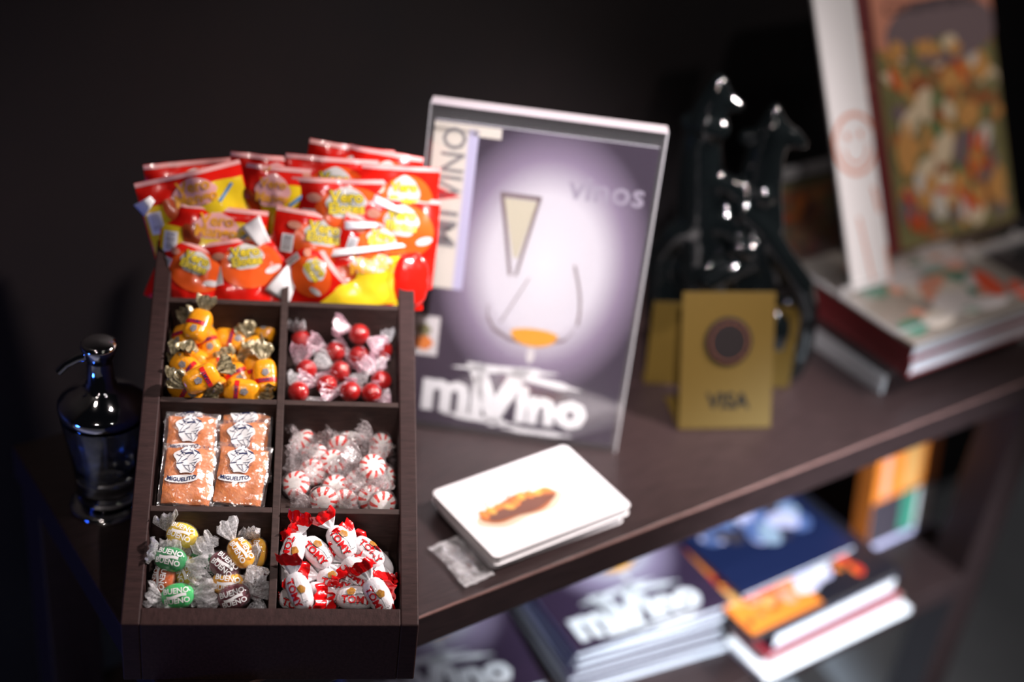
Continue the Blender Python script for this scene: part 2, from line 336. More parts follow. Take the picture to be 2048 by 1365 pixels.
def slab(name, x0, x1, y0, y1, dz0, dz1, mats, bev=0.0008):
    """board following the slope between level depths y0, y1; dz below the rim (None: the table)"""
    m = MB(); pts = []
    for z in (0, 1):
        for y in (y0, y1):
            for x in (x0, x1):
                d = (dz0, dz1)[z]; pts.append((x, y, 0.0 if d is None else rim(y) - d))
    m.add(pts, [(0, 2, 3, 1), (4, 5, 7, 6), (0, 1, 5, 4), (2, 6, 7, 3), (0, 4, 6, 2), (1, 3, 7, 5)]); return part(name, m, mats, bx, bev)
slab('side_panel', 0, WT, 0.0, D, None, 0, 'boxwood2', 0.0012)
slab('side_panel', BW - WT, BW, 0.0, D, None, 0, 'boxwood2', 0.0012)
slab('front_panel', WT, BW - WT, 0, WF, None, 0.0003, 'boxwood')
slab('back_panel', WT, BW - WT, D - WF, D, None, 0.0003, 'boxwood')
ROWT = [0.0145, 0.1018, 0.2045, 0.3065, 0.4135]        # slope positions of the row boundaries
XM0, XM1 = 0.1148, 0.1212
slab('centre_divider', XM0, XM1, WF, D - WF, 0.055, 0.0012, 'boxin', 0.0005)
for t in ROWT[1:4]:
    for (x0, x1) in ((WT, XM0), (XM1, BW - WT)): slab('cross_divider', x0, x1, t * CT - 0.0022, t * CT + 0.0022, 0.055, 0.0016, 'boxin', 0.0005)
FD0, FDK = 0.022, 0.20                                  # compartment floor: depth below rim at the front, extra per metre of slope
def floor_dep(t, row): return FD0 + FDK * (t - ROWT[row])
for r in range(4):
    t0, t1 = ROWT[r], ROWT[r + 1]
    for (x0, x1) in ((WT, XM0), (XM1, BW - WT)):
        m = MB(); pts = []
        for e in (0.004, 0.0):
            for t in (t0, t1):
                for x in (x0, x1): pts.append((x, t * CT, rim(t * CT) - floor_dep(t, r) / CT - e))
        m.add(pts, [(0, 2, 3, 1), (4, 5, 7, 6), (0, 1, 5, 4), (2, 6, 7, 3), (0, 4, 6, 2), (1, 3, 7, 5)]); part('compartment_floor', m, 'boxin', bx)

# placing sweets: follow the sight line of the pixel down to the compartment floor, then back up until nothing overlaps
PILES = {}
def settle(px, py, zax, xax, hx, hz, row, key, lift=0.0, tol=0.80, maxh=0.03):
    d = ray(px, py).normalized(); pile = PILES.setdefault(key, [])
    r = hz; n = max(1, round(hx / hz)); offs = [0] if n == 1 else [(-1 + 2 * i / (n - 1)) * max(0.0, hx - r) for i in range(n)]
    def hgt(p):                                          # height of a point above the compartment floor, and above the rim plane
        q = BMI @ p; t = q.y / CT + (q.z - rim(q.y)) * ST * 1.0
        h = (q.z - rim(q.y)) * CT
        return h + floor_dep(max(min(t, ROWT[row + 1]), ROWT[row]), row), h
    lo = FL + BN * (-0.06); p = onp(px, py, lo, BN)
    cx0, cx1 = (WT, XM0) if key in 'be' else (XM1, BW - WT); m_ = hz + .0015
    for i in range(160):
        hf, hr = hgt(p)
        cs = [p + xax * o for o in offs]; qs = [BMI @ c for c in cs]
        sx = max(0, max(cx0 + m_ - q.x for q in qs)) - max(0, max(q.x - cx1 + m_ for q in qs))
        sy = max(0, max(ROWT[row] * CT + m_ - .002 - q.y for q in qs))
        if hr < .012 and (sx or sy): p = p + BA * sx + BB * sy; cs = [p + xax * o for o in offs]
        ok = hf >= hz * 0.95 + lift and all((c - q).length > (r + rq) * tol for c in cs for q, rq in pile)
        if ok or hr > maxh: break
        p = p - d * 0.001
    pile += [(p + xax * o, r) for o in offs]
    return p
def frame(p, xax, zax):
    x = (xax - zax * xax.dot(zax)).normalized(); y = zax.cross(x)
    return Matrix(((x.x, y.x, zax.x, p.x), (x.y, y.y, zax.y, p.y), (x.z, y.z, zax.z, p.z), (0, 0, 0, 1)))
def axes(ang, tx=0.0, ty=0.0):
    """long axis at a photo angle (degrees, clockwise from right), face leaning from the slope normal towards the lens"""
    z = (BN * 0.6 - CF * 0.4 + CR * tx + CU * ty).normalized()
    a = math.radians(ang); x = CR * math.cos(a) - CU * math.sin(a); x = (x - z * x.dot(z)).normalized()
    return x, z

# ------------------------------------------------------------------ sweets: bodies and twists
def body_fn(hx, hy, hz, p=2.6, q=2.4, crk=0.0, seed=0):
    def r(u): return max(0.0, 1 - abs(u) ** p) ** (1 / p)
    def se(c): return math.copysign(abs(c) ** (2 / q), c)
    def pt(u, v):
        x = -math.cos(u * math.pi); a = v * 2 * math.pi; rr = r(x)
        P = V((hx * x, hy * rr * se(math.cos(a)), hz * rr * se(math.sin(a))))
        if crk: P += P.normalized() * crk * noise.noise(P * 260 + V((seed, 0, 0)))
        return P
    def top(x, y, off=0.0003):
        rr = max(1e-4, r(max(-.98, min(.98, x / hx)))); k = min(0.97, abs(y) / (hy * rr))
        return V((x, y, hz * rr * (1 - k ** q) ** (1 / q) + off + crk * 0.7))
    return pt, top
def twist(mb, s, x0, L, W, seed, mi=0, mi2=None, cut=0.5, neck=0.0018, bend=0.0, sway=0.0, pl=1.0, seg=26, nu=9):
    R = random.Random(seed); ph = R.uniform(0, 6); k = R.choice((4, 5, 6))
    def fn(u, v):
        a = v * 2 * math.pi; w = neck + (W - neck) * min(1, u * 1.5) ** 0.9 * (1 - 0.12 * max(0, u - .7) / .3); th = neck * (1 - .55 * u) + 0.0004
        pz = 0.0021 * pl * min(1, u * 1.6) * math.sin(k * math.cos(a) * 2.2 + ph)
        edge = 1 + 0.07 * u * math.sin(7 * math.cos(a) + ph * 2)
        x = s * (x0 + L * u * edge)
        n = noise.noise(V((u * 5, math.cos(a) * 3, seed * 3.1))) * 0.0022 * u
        return V((x, w * math.cos(a) + sway * u * u, th * math.sin(a) + pz + n + bend * u * u))
    mb.grid(fn, nu, seg, mi, True, closev=True, mfn=(lambda u, v: mi2 if u > cut else mi) if mi2 is not None else None)

def wavy(n, amp): return lambda u: amp * math.sin(n * u)
# --- white and red toffees ---------------------------------------------------
def toffee_white(var):
    hx, hy, hz = 0.0160, 0.0100, 0.0080; pt, top = body_fn(hx, hy, hz, crk=0.0006, seed=var * 5)
    b = MB(); b.grid(pt, 20, 24, 0, True, closev=True); P = {'wrapper_body': (b, ['candywhite'])}
    for s in (-1, 1):
        t = MB(); twist(t, s, hx * 0.93, 0.0175, 0.0115, var * 2 + s, 0, 1, 0.46, bend=0.0035 + 0.004 * ((var + s) % 2), sway=0.002 * s)
        P['twist_%d' % s] = (t, ['candywhite', 'candyred'])
    l = FMB(); decal(l, place2d(text2d('TOMY', 0.0085, 0.03), 0.001, -0.0028), top); P['lettering'] = (l, ['ink_red'])
    e = FMB(); decal(e, place2d(ell2d(0.0036, 0.0030, wob=0.08), -0.0035 + 0.002 * var, 0.0044, 0.4), top); P['emblem_print'] = (e, ['ink_gold'])
    ln = FMB()
    for k in range(2):
        decal(ln, place2d(rect2d(-0.010, 0.010, -0.00022, 0.00022, 14, 1), 0, 0.0012 - 0.0068 * k + 0.0006, 0.10 - 0.16 * k), lambda x, y: top(x, y + 0.0007 * math.sin(x * 420), 0.00035))
    for k in range(7): decal(ln, place2d(rect2d(-0.0006, 0.0006, -0.0002, 0.0002, 2, 1), 0.011 + 0.0004 * (k % 2), -0.005 + 0.0017 * k, 0.7), top)
    P['line_print'] = (ln, ['ink_black'])
    return {k: v[0].mesh(k, v[1]) for k, v in P.items()}, (hx, hz)
# --- orange toffees -----------------------------------------------------------
def toffee_orange(var):
    hx, hy, hz = 0.0158, 0.0108, 0.0088; pt, top = body_fn(hx, hy, hz, p=3.6, q=3.0, crk=0.0006, seed=var * 3 + 1)
    b = MB(); b.grid(pt, 20, 24, 0, True, closev=True); P = {'wrapper_body': (b, ['toffee'])}
    for s in (-1, 1):
        t = MB(); twist(t, s, hx * 0.95, 0.0155, 0.0105, var * 2 + s + 20, bend=0.003 + 0.003 * ((var + s) % 3 - 1), pl=1.5); P['twist_%d' % s] = (t, ['toffee_end'])
    xb = (-0.004, 0.001, 0.005)[var % 3]
    bd = FMB(); decal(bd, rect2d(xb - 0.0020, xb + 0.0020, -0.0097, 0.0097, 4, 16), lambda x, y: top(x, y, 0.0002)); P['red_band'] = (bd, ['ink_red'])
    l = FMB(); decal(l, place2d(text2d('DAMY', 0.0042, 0.02), xb, 0, math.pi / 2), lambda x, y: top(x, y, 0.0005)); P['lettering'] = (l, ['ink_navy'])
    e = FMB(); decal(e, place2d(ell2d(0.0034, 0.0030, wob=0.1), xb + (0.0068 if xb < 0.003 else -0.0072), 0.0008), top); P['grey_print'] = (e, ['ink_grey'])
    return {k: v[0].mesh(k, v[1]) for k, v in P.items()}, (hx, hz)
# --- oval hard sweets in cellophane --------------------------------------------
def bueno(color, var):
    hx, hy, hz = 0.0135, 0.0105, 0.0072; pt, top = body_fn(hx, hy, hz, p=2.2, q=2.1)
    b = MB(); b.grid(pt, 20, 24, 0, True, closev=True); P = {'sweet': (b, ['hard_' + color])}
    pt2, top2 = body_fn(hx * 1.07, hy * 1.07, hz * 1.1, p=2.2, q=2.1, crk=0.0009, seed=var)
    c = MB(); c.grid(pt2, 22, 26, 0, True, closev=True); P['cellophane'] = (c, ['clear'])
    for s in (-1, 1):
        t = MB(); twist(t, s, hx * 0.98, 0.0175, 0.0108, var * 2 + s + 40, bend=0.003 + 0.004 * ((var + s) % 3 - 1), sway=0.003 * ((var * 3 + s) % 3 - 1), pl=1.7, neck=0.0022); P['twist_%d' % s] = (t, ['crinkle'])
    l = FMB(); decal(l, place2d(text2d('BUENO', 0.0062, 0.025), 0, -0.0036), lambda x, y: top2(x, y, 0.0006)); decal(l, place2d(text2d('BUENO', 0.0062, 0.025), 0, 0.0045), lambda x, y: top2(x, y, 0.0006))
    for k in range(3): decal(l, place2d(rect2d(-0.008, 0.008, -0.0004, 0.0004, 12, 1), 0, 0.0011 - 0.0008 * k), lambda x, y: top2(x, y + 0.0009 * math.sin(x * 300), 0.0006))
    P['lettering'] = (l, ['ink_white'])
    return {k: v[0].mesh(k, v[1]) for k, v in P.items()}, (hx, hz * 1.05)
# --- peppermints ----------------------------------------------------------------
def mint(var):
    r, h = 0.0118, 0.0056
    b = MB(); b.grid(lambda u, v: V((r * math.sin(u * math.pi) ** 0.75 * math.cos(v * 2 * math.pi), r * math.sin(u * math.pi) ** 0.75 * math.sin(v * 2 * math.pi), -h * math.cos(u * math.pi))), 14, 32, 0, True, closev=True)
    P = {'mint': (b, ['mint'])}
    pt2, _ = body_fn(r * 1.12, r * 1.10, h * 1.35, p=2.2, q=2.1, crk=0.0014, seed=var * 2)
    c = MB(); c.grid(pt2, 22, 26, 0, True, closev=True); P['cellophane'] = (c, ['mintwrap'])
    for s in (-1, 1):
        t = MB(); twist(t, s, r * 1.02, 0.0165, 0.0115, var * 2 + s + 60, bend=0.004 + 0.004 * ((var + s) % 3 - 1), pl=1.8, neck=0.003); P['twist_%d' % s] = (t, ['mintfilm'])
    return {k: v[0].mesh(k, v[1]) for k, v in P.items()}, (r, h * 1.25)
# --- cherry balls ------------------------------------------------------------------
def cherry(var):
    r = 0.0096
    b = MB(); b.grid(lambda u, v: V((r * math.sin(u * math.pi) * math.cos(v * 2 * math.pi), r * math.sin(u * math.pi) * math.sin(v * 2 * math.pi), -r * math.cos(u * math.pi))), 14, 24, 0, True, closev=True)
    P = {'sweet': (b, ['cherry'])}
    pt2, top2 = body_fn(r * 1.12, r * 1.12, r * 1.12, p=2.1, q=2.0, crk=0.0013, seed=var * 2)
    c = MB(); c.grid(pt2, 22, 26, 0, True, closev=True); P['cellophane'] = (c, ['cherrywrap'])
    for s in (-1, 1):
        t = MB(); twist(t, s, r * 1.02, 0.0165, 0.0105, var * 2 + s + 80, bend=0.004 + 0.004 * ((var + s) % 3 - 1), pl=1.8, neck=0.0025); P['twist_%d' % s] = (t, ['pinkpaper' if (var + s) % 2 else 'crinkle'])
    return {k: v[0].mesh(k, v[1]) for k, v in P.items()}, (r, r)

LIFT = {}
def sweet(name, protos, var, label, cat, group, px, py, ang, row, key, tx=0, ty=0, roll=0.0, lift=0.0, tol=0.8):
    meshes, (hx, hz) = protos[var % len(protos)]
    if 'topmost' in label or 'on top of the pile' in label: lift = 0.015
    x, z = axes(ang, tx, ty); p = settle(px, py, z, x, hx, hz, row, key, lift, tol)
    F = frame(p, x, z) @ Matrix.Rotation(roll, 4, 'X')
    t = thing(name, label, cat, F, group)
    cx0, cx1 = (WT, XM0) if key in 'be' else (XM1, BW - WT)
    for k, me in meshes.items():
        o = part(k.rsplit('_', 1)[0] if k.startswith('twist_') else k, me, None, t)
        if k.startswith('twist_'):
            sg = int(k.split('_')[1]); nk = V((sg * hx, 0, 0)); L = max(abs(v.co.x) for v in me.vertices) - hx
            best = None; pts = [v.co.copy() for v in list(me.vertices)[60::11]]
            for a, zs, k in sorted(((a, zs, k) for a in range(0, 90, 12) for zs in (-75, -50, -25, 0, 25, 50, 75) for k in (1.0, .75, .5, .3)), key=lambda t_: t_[0] + abs(t_[1]) * .6 + (1 - t_[2]) * 110):
                A_ = Matrix.Translation(nk) @ Matrix.Rotation(math.radians(zs), 4, 'Z') @ Matrix.Rotation(-sg * math.radians(a), 4, 'Y') @ Matrix.Scale(k, 4) @ Matrix.Translation(-nk); bad = 0
                for c_ in pts:
                    q = BMI @ (F @ (A_ @ c_)); h = q.z - rim(q.y); tt = q.y / CT
                    if not (cx0 - (.004 if h > .006 else -.0005) < q.x < cx1 + (.004 if h > .006 else -.0005)) or tt < ROWT[row] + .0005 or (h < .004 and tt > ROWT[row + 1] - .0025) or h < -.034: bad += 1
                if best is None or bad < best[0]: best = (bad, A_)
                if not bad or 'hangs over' in label: break
            A = best[1]
            o.matrix_basis = A
    return t

def cpx(ox, oy, s): return lambda x, y: (ox + x / s, oy + y / s)
# white toffees, front right compartment
c = cpx(540, 1010, 5.936); protos = [toffee_white(i) for i in range(3)]
G = 'white and red toffees in the front right compartment'
for (x, y, a, v, tx, ty, roll, lb) in [
    (250, 1150, 20, 1, 0, 0, 0.3, 'white toffee with red twist, wedged in the front left corner of its compartment'),
    (520, 720, 60, 0, 0, 0, 0.9, 'white toffee buried under the slanting one, only its red end showing'),
    (130, 820, 80, 2, -.2, 0, -.5, 'white toffee tucked against the left wall of its compartment, mostly hidden'),
    (780, 900, 12, 0, 0, 0, 0.2, 'white toffee with red lettering lying in the middle of the toffee pile'),
    (1330, 700, 50, 1, .2, 0, .6, 'white toffee with dark red end behind the pile at the right wall'),
    (1330, 970, 70, 2, .15, -.1, 0, 'white toffee with red lettering standing by the right wall'),
    (640, 1080, 20, 1, 0, 0, .5, 'white toffee showing mainly its broad red twist at the front'),
    (1010, 1110, 4, 0, 0, -.2, -.2, 'white toffee lying flat along the front edge of its compartment'),
    (1420, 1160, 60, 1, .1, -.2, .3, 'white toffee with squared red twist in the front right corner'),
    (350, 1030, 68, 2, -.1, 0, .2, 'white toffee with golden emblem near the front left'),
    (1040, 800, 40, 1, 0, .1, .5, 'white toffee with wide red wrapper ends above the middle of the pile'),
    (250, 560, 102, 2, -.15, .1, .1, 'white toffee with golden emblem leaning on the left wall, red fan up'),
    (1160, 570, 46, 1, .2, .1, -.4, 'white toffee slanting down to the right wall'),
    (560, 570, 48, 0, 0, .1, 0, 'white toffee with red lettering leaning beside the topmost toffee'),
    (850, 450, 58, 0, .05, .15, 0, 'topmost white toffee with its red fan standing above the pile')]:
    sweet('toffee', protos, v, lb, 'candy', G, *c(x, y), a, 0, 'a', tx, ty, roll)
# hard sweets, front left compartment
c = cpx(280, 1010, 5.686); G = 'cellophane-wrapped hard candies in the front left compartment'
cache = {}
def bp(col, v):
    if (col, v) not in cache: cache[(col, v)] = bueno(col, v)
    return [cache[(col, v)]]
for (x, y, a, col, v, tx, ty, roll, lb) in [
    (110, 840, 95, 'orange', 0, -.2, 0, .3, 'orange hard candy against the left wall of its compartment'),
    (520, 760, 75, 'yellow', 1, 0, 0, .2, 'yellow hard candy half hidden beside the dark green one'),
    (740, 660, 20, 'green', 1, 0, 0, .9, 'dark green hard candy beneath the cellophane twists in the middle'),
    (1000, 900, 10, 'amber', 0, 0, 0, .2, 'amber hard candy below the purple one, mostly hidden'),
    (1340, 900, 80, 'purple', 2, .2, 0, .8, 'purple hard candy hidden under cellophane at the right wall'),
    (1320, 560, 100, 'amber', 2, .3, 0, .9, 'amber hard candy hidden behind twists in the back right'),
    (320, 620, 14, 'green', 0, -.1, 0, 0, 'dark green hard candy below the big yellow one'),
    (430, 1040, -8, 'bright green', 0, 0, -.2, 0, 'bright green hard candy at the front edge'),
    (1070, 1050, -18, 'purple', 1, 0, -.2, .1, 'dark purple hard candy whose clear twist hangs over the front rim'),
    (960, 700, 42, 'purple', 0, .1, 0, 0, 'purple hard candy with white lettering under the amber one'),
    (480, 350, 24, 'yellow', 0, -.05, .15, 0, 'yellow hard candy with white lettering on top of the pile'),
    (1150, 550, 62, 'amber', 1, .1, .15, 0, 'amber hard candy with white lettering on top of the pile')]:
    sweet('hard_candy', bp(col, v), 0, lb, 'candy', G, *c(x, y), a, 0, 'b', tx, ty, roll, tol=0.74)
# peppermints, second row right
c = cpx(550, 810, 6.35); protos = [mint(i) for i in range(3)]; G = 'peppermints in the second row'
for (x, y, a, v, tx, ty, lb) in [
    (1450, 930, 80, 0, .5, 0, 'peppermint on edge against the right wall of its compartment'),
    (1240, 790, 30, 1, .2, .2, 'peppermint under cellophane at the back right'),
    (500, 640, 20, 2, -.1, .3, 'peppermint blurred under cellophane behind the middle ones'),
    (1060, 990, 40, 0, .1, 0, 'peppermint right of the centre of its compartment'),
    (740, 730, 30, 1, 0, .2, 'peppermint lying behind the centre one'),
    (270, 1010, 70, 2, -.2, 0, 'peppermint at the left wall near the front'),
    (880, 1240, 10, 0, .2, -.6, 'peppermint tipped forward at the middle of the front divider'),
    (620, 1210, 0, 1, 0, -.5, 'peppermint tipped forward left of the middle of the front divider'),
    (1220, 1190, 50, 2, .3, -.2, 'peppermint near the front right'),
    (1440, 1270, 60, 0, .3, -.5, 'peppermint in the front right corner of its compartment'),
    (340, 450, 45, 1, -.7, .3, 'peppermint standing on edge at the back left'),
    (830, 540, 15, 2, -.1, -.9, 'peppermint showing its striped rim behind the pile'),
    (990, 420, 50, 0, .2, .4, 'peppermint at the back with its clear twist pointing up'),
    (1340, 530, 40, 1, .6, -.2, 'peppermint tilted at the back right wall'),
    (470, 860, 20, 2, -.1, -.2, 'peppermint with bold red stripes left of the centre'),
    (770, 1050, 35, 0, 0, .1, 'peppermint at the very centre of the pile')]:
    sweet('peppermint', protos, v, lb, 'candy', G, *c(x, y), a, 1, 'c', tx, ty, 0, tol=0.78)
# cherry sweets, third row right
c = cpx(560, 610, 6.824); protos = [cherry(i) for i in range(3)]; G = 'red cherry candies in the third row'
for (x, y, a, v, tx, ty, lb) in [
    (760, 640, 20, 0, 0, 0, 'red candy veiled by cellophane behind the middle of the pile'),
    (290, 490, 70, 1, -.2, .2, 'red candy at the back left with its white twist up the wall'),
    (1080, 700, 20, 2, 0, 0, 'red candy behind the central one, slightly to the right'),
    (360, 890, 30, 0, 0, 0, 'dark red candy near the left wall'),
    (250, 1190, 40, 1, 0, -.2, 'red candy in the front left corner of its compartment'),
    (1250, 1210, 10, 2, 0, -.2, 'red candy under bright cellophane at the front right'),
    (960, 1190, 0, 0, 0, -.2, 'red candy hidden by crinkled clear twist at the front middle'),
    (1400, 620, -50, 1, .2, 0, 'red candy at the right wall, pink twist pointing up right'),
    (1380, 1040, 50, 2, .1, 0, 'dark red candy near the front right'),
    (640, 1100, 10, 0, 0, -.1, 'red candy with pink paper at the front left of the middle'),
    (820, 910, 30, 1, 0, 0, 'bright red candy in the centre of the pile'),
    (1080, 400, 35, 2, 0, .2, 'topmost red candy standing at the back')]:
    sweet('cherry_candy', protos, v, lb, 'candy', G, *c(x, y), a, 2, 'd', tx, ty, 0, tol=0.78)
# orange toffees, third row left
c = cpx(300, 580, 5.936); protos = [toffee_orange(i) for i in range(3)]; G = 'orange toffees in the third row'
for (x, y, a, v, tx, ty, roll, lb) in [
    (240, 1160, 70, 0, -.1, -.1, .4, 'orange toffee almost hidden in the front left corner'),
    (700, 1150, 10, 1, 0, 0, .5, 'orange toffee at the front whose dark twist faces forward'),
    (1260, 760, 70, 2, .2, 0, .3, 'orange toffee behind pale foil twists at the right'),
    (500, 820, 32, 0, -.1, 0, .4, 'orange toffee seen end-on with dark centre, left of the middle'),
    (840, 900, -25, 1, 0, -.1, .5, 'orange toffee seen end-on with dark centre, in the middle'),
    (370, 930, 42, 2, -.1, 0, .2, 'orange toffee with red ends slanting at the left wall'),
    (1050, 1060, 62, 0, 0, 0, 0, 'orange toffee with short red band, right of the front middle'),
    (400, 1180, 30, 1, 0, -.2, .2, 'orange toffee with torn red band at the front left'),
    (600, 1080, -28, 2, 0, -.2, .3, 'orange toffee lying front left with bright foil twist'),
    (1090, 1200, 6, 0, 0, -.3, .1, 'orange toffee lying flat at the front middle'),
    (1270, 980, 82, 1, .1, 0, 0, 'orange toffee with red band standing near the right'),
    (1440, 1040, 86, 2, .15, 0, .1, 'orange toffee with red band against the right wall'),
    (310, 610, 88, 0, -.15, .15, .5, 'upright orange toffee at the left wall with olive foil fan'),
    (690, 630, 68, 1, 0, .1, .1, 'orange toffee leaning in the gap behind the middle'),
    (1430, 480, -64, 2, .2, .2, -.2, 'orange toffee leaning up the back right corner'),
    (960, 610, 12, 1, 0, .1, 0, 'orange toffee with wide red band lying across the middle'),
    (570, 430, 104, 1, 0, .25, .1, 'topmost orange toffee with red lettered band at the back')]:
    sweet('toffee', protos, v, lb, 'candy', G, *c(x, y), a, 2, 'e', tx, ty, roll)

# powder sachets, second row left
def sachet_meshes(var):
    w, h = 0.0465, 0.058; P = {}
    def th(x, y): return 0.0042 * max(0, 1 - (2 * x / w) ** 4) * max(0, 1 - (2 * y / h) ** 6)
    def wob(x, y): return 0.0022 * noise.noise(V((x * 70, y * 70, var * 4.0)))
    mb = MB()
    for s in (1, -1): mb.grid(lambda u, v: V(((u - .5) * w, (v - .5) * h, s * (th((u - .5) * w, (v - .5) * h) + 0.0004) + wob((u - .5) * w, (v - .5) * h))), 18, 20, 0, True)
    P['clear_pouch'] = (mb, ['sachet'])
    mb = MB(); k = 0.86
    def ed(u, v): return 0.0009 * noise.noise(V((u * 9, v * 9, var + 9.0)))
    for s in (1, -1): mb.grid(lambda u, v: V(((u - .5) * w * k + ed(u, v), (v - .5) * h * k + ed(v, u), s * (th((u - .5) * w * k, (v - .5) * h * k) * .8) + wob((u - .5) * w * k, (v - .5) * h * k))), 16, 18, 0, True)
    P['powder'] = (mb, ['powder'])
    def top(off): return lambda x, y: V((x, y, th(x, y) + 0.0004 + off + wob(x, y)))
    R = random.Random(5)
    mb = FMB(); decal(mb, place2d(star2d(lambda t: (0.0105 * math.cos(t) * (1 + .16 * math.sin(3 * t) + .10 * math.sin(7 * t + 1)), 0.0125 * math.sin(t) * (1 + .10 * math.sin(5 * t))), 4, 40), -0.002, 0.0135), top(0.0003))
    decal(mb, place2d(ell2d(0.0140, 0.0036), -0.005, -0.0035, 0.08), top(0.0003)); P['white_print'] = (mb, ['ink_white'])
    mb = FMB()
    for i in range(30):
        x, y = R.uniform(-.009, .006), R.uniform(.004, .023); decal(mb, place2d(rect2d(-.0028, .0028, -.00022, .00022, 6, 1), x, y, R.uniform(-1.2, 1.2)), top(0.0006))
    decal(mb, place2d(rect2d(-.0034, .0034, -.0007, .0007, 8, 1), -0.001, 0.0195, 0.1), lambda x, y: top(0.0006)(x, y - 60 * (x + .001) ** 2))
    decal(mb, place2d(text2d('MIGUELITO', 0.0047, 0.03), -0.005, -0.0035, 0.08), lambda x, y: top(0.0006)(x, y + 14 * (x + .005) ** 2 - .0008))
    for i in range(9): decal(mb, place2d(ell2d(.0006, .0006, 1, 8), -0.014 + 0.0035 * i, 0.0262 + .001 * math.sin(i)), top(0.0006))
    P['navy_print'] = (mb, ['ink_navy'])
    return {k: v[0].mesh(k, v[1]) for k, v in P.items()}
SM = [sachet_meshes(i) for i in range(2)]
G = 'clear sachets of orange powder in the second row'
CXL = 0.5 * (WT + XM0)
for (x, t, dep, rz, tilt, v, lb) in [     # across the box, slope position, depth below the rim, turn, lift of the rear edge, kind
    (-.0225, .178, .019, .05, 8, 0, 'orange powder sachet at the back left, its top in glare'),
    (.0235, .178, .017, -.05, 8, 1, 'orange powder sachet at the back right with curled clear corner'),
    (-.022, .166, .0135, -.03, 9, 1, 'orange powder sachet second from the back in the left column'),
    (.0235, .160, .0115, .06, 9, 0, 'orange powder sachet second from the back in the right column'),
    (.0225, .134, .0070, -.10, 6, 1, 'orange powder sachet lying foremost in the right column'),
    (-.0215, .133, .0075, -.05, 5, 0, 'orange powder sachet with clear badge lying foremost in the left column')]:
    P = FL + BA * (CXL + x) + BS * t - BN * dep
    z = (BN * math.cos(math.radians(tilt)) - BS * math.sin(math.radians(tilt))); F = frame(P, BA, z) @ Matrix.Rotation(rz, 4, 'Z')
    th_ = thing('powder_sachet', lb, 'sachet', F, G)
    for k, me in SM[v].items(): part(k, me, None, th_)

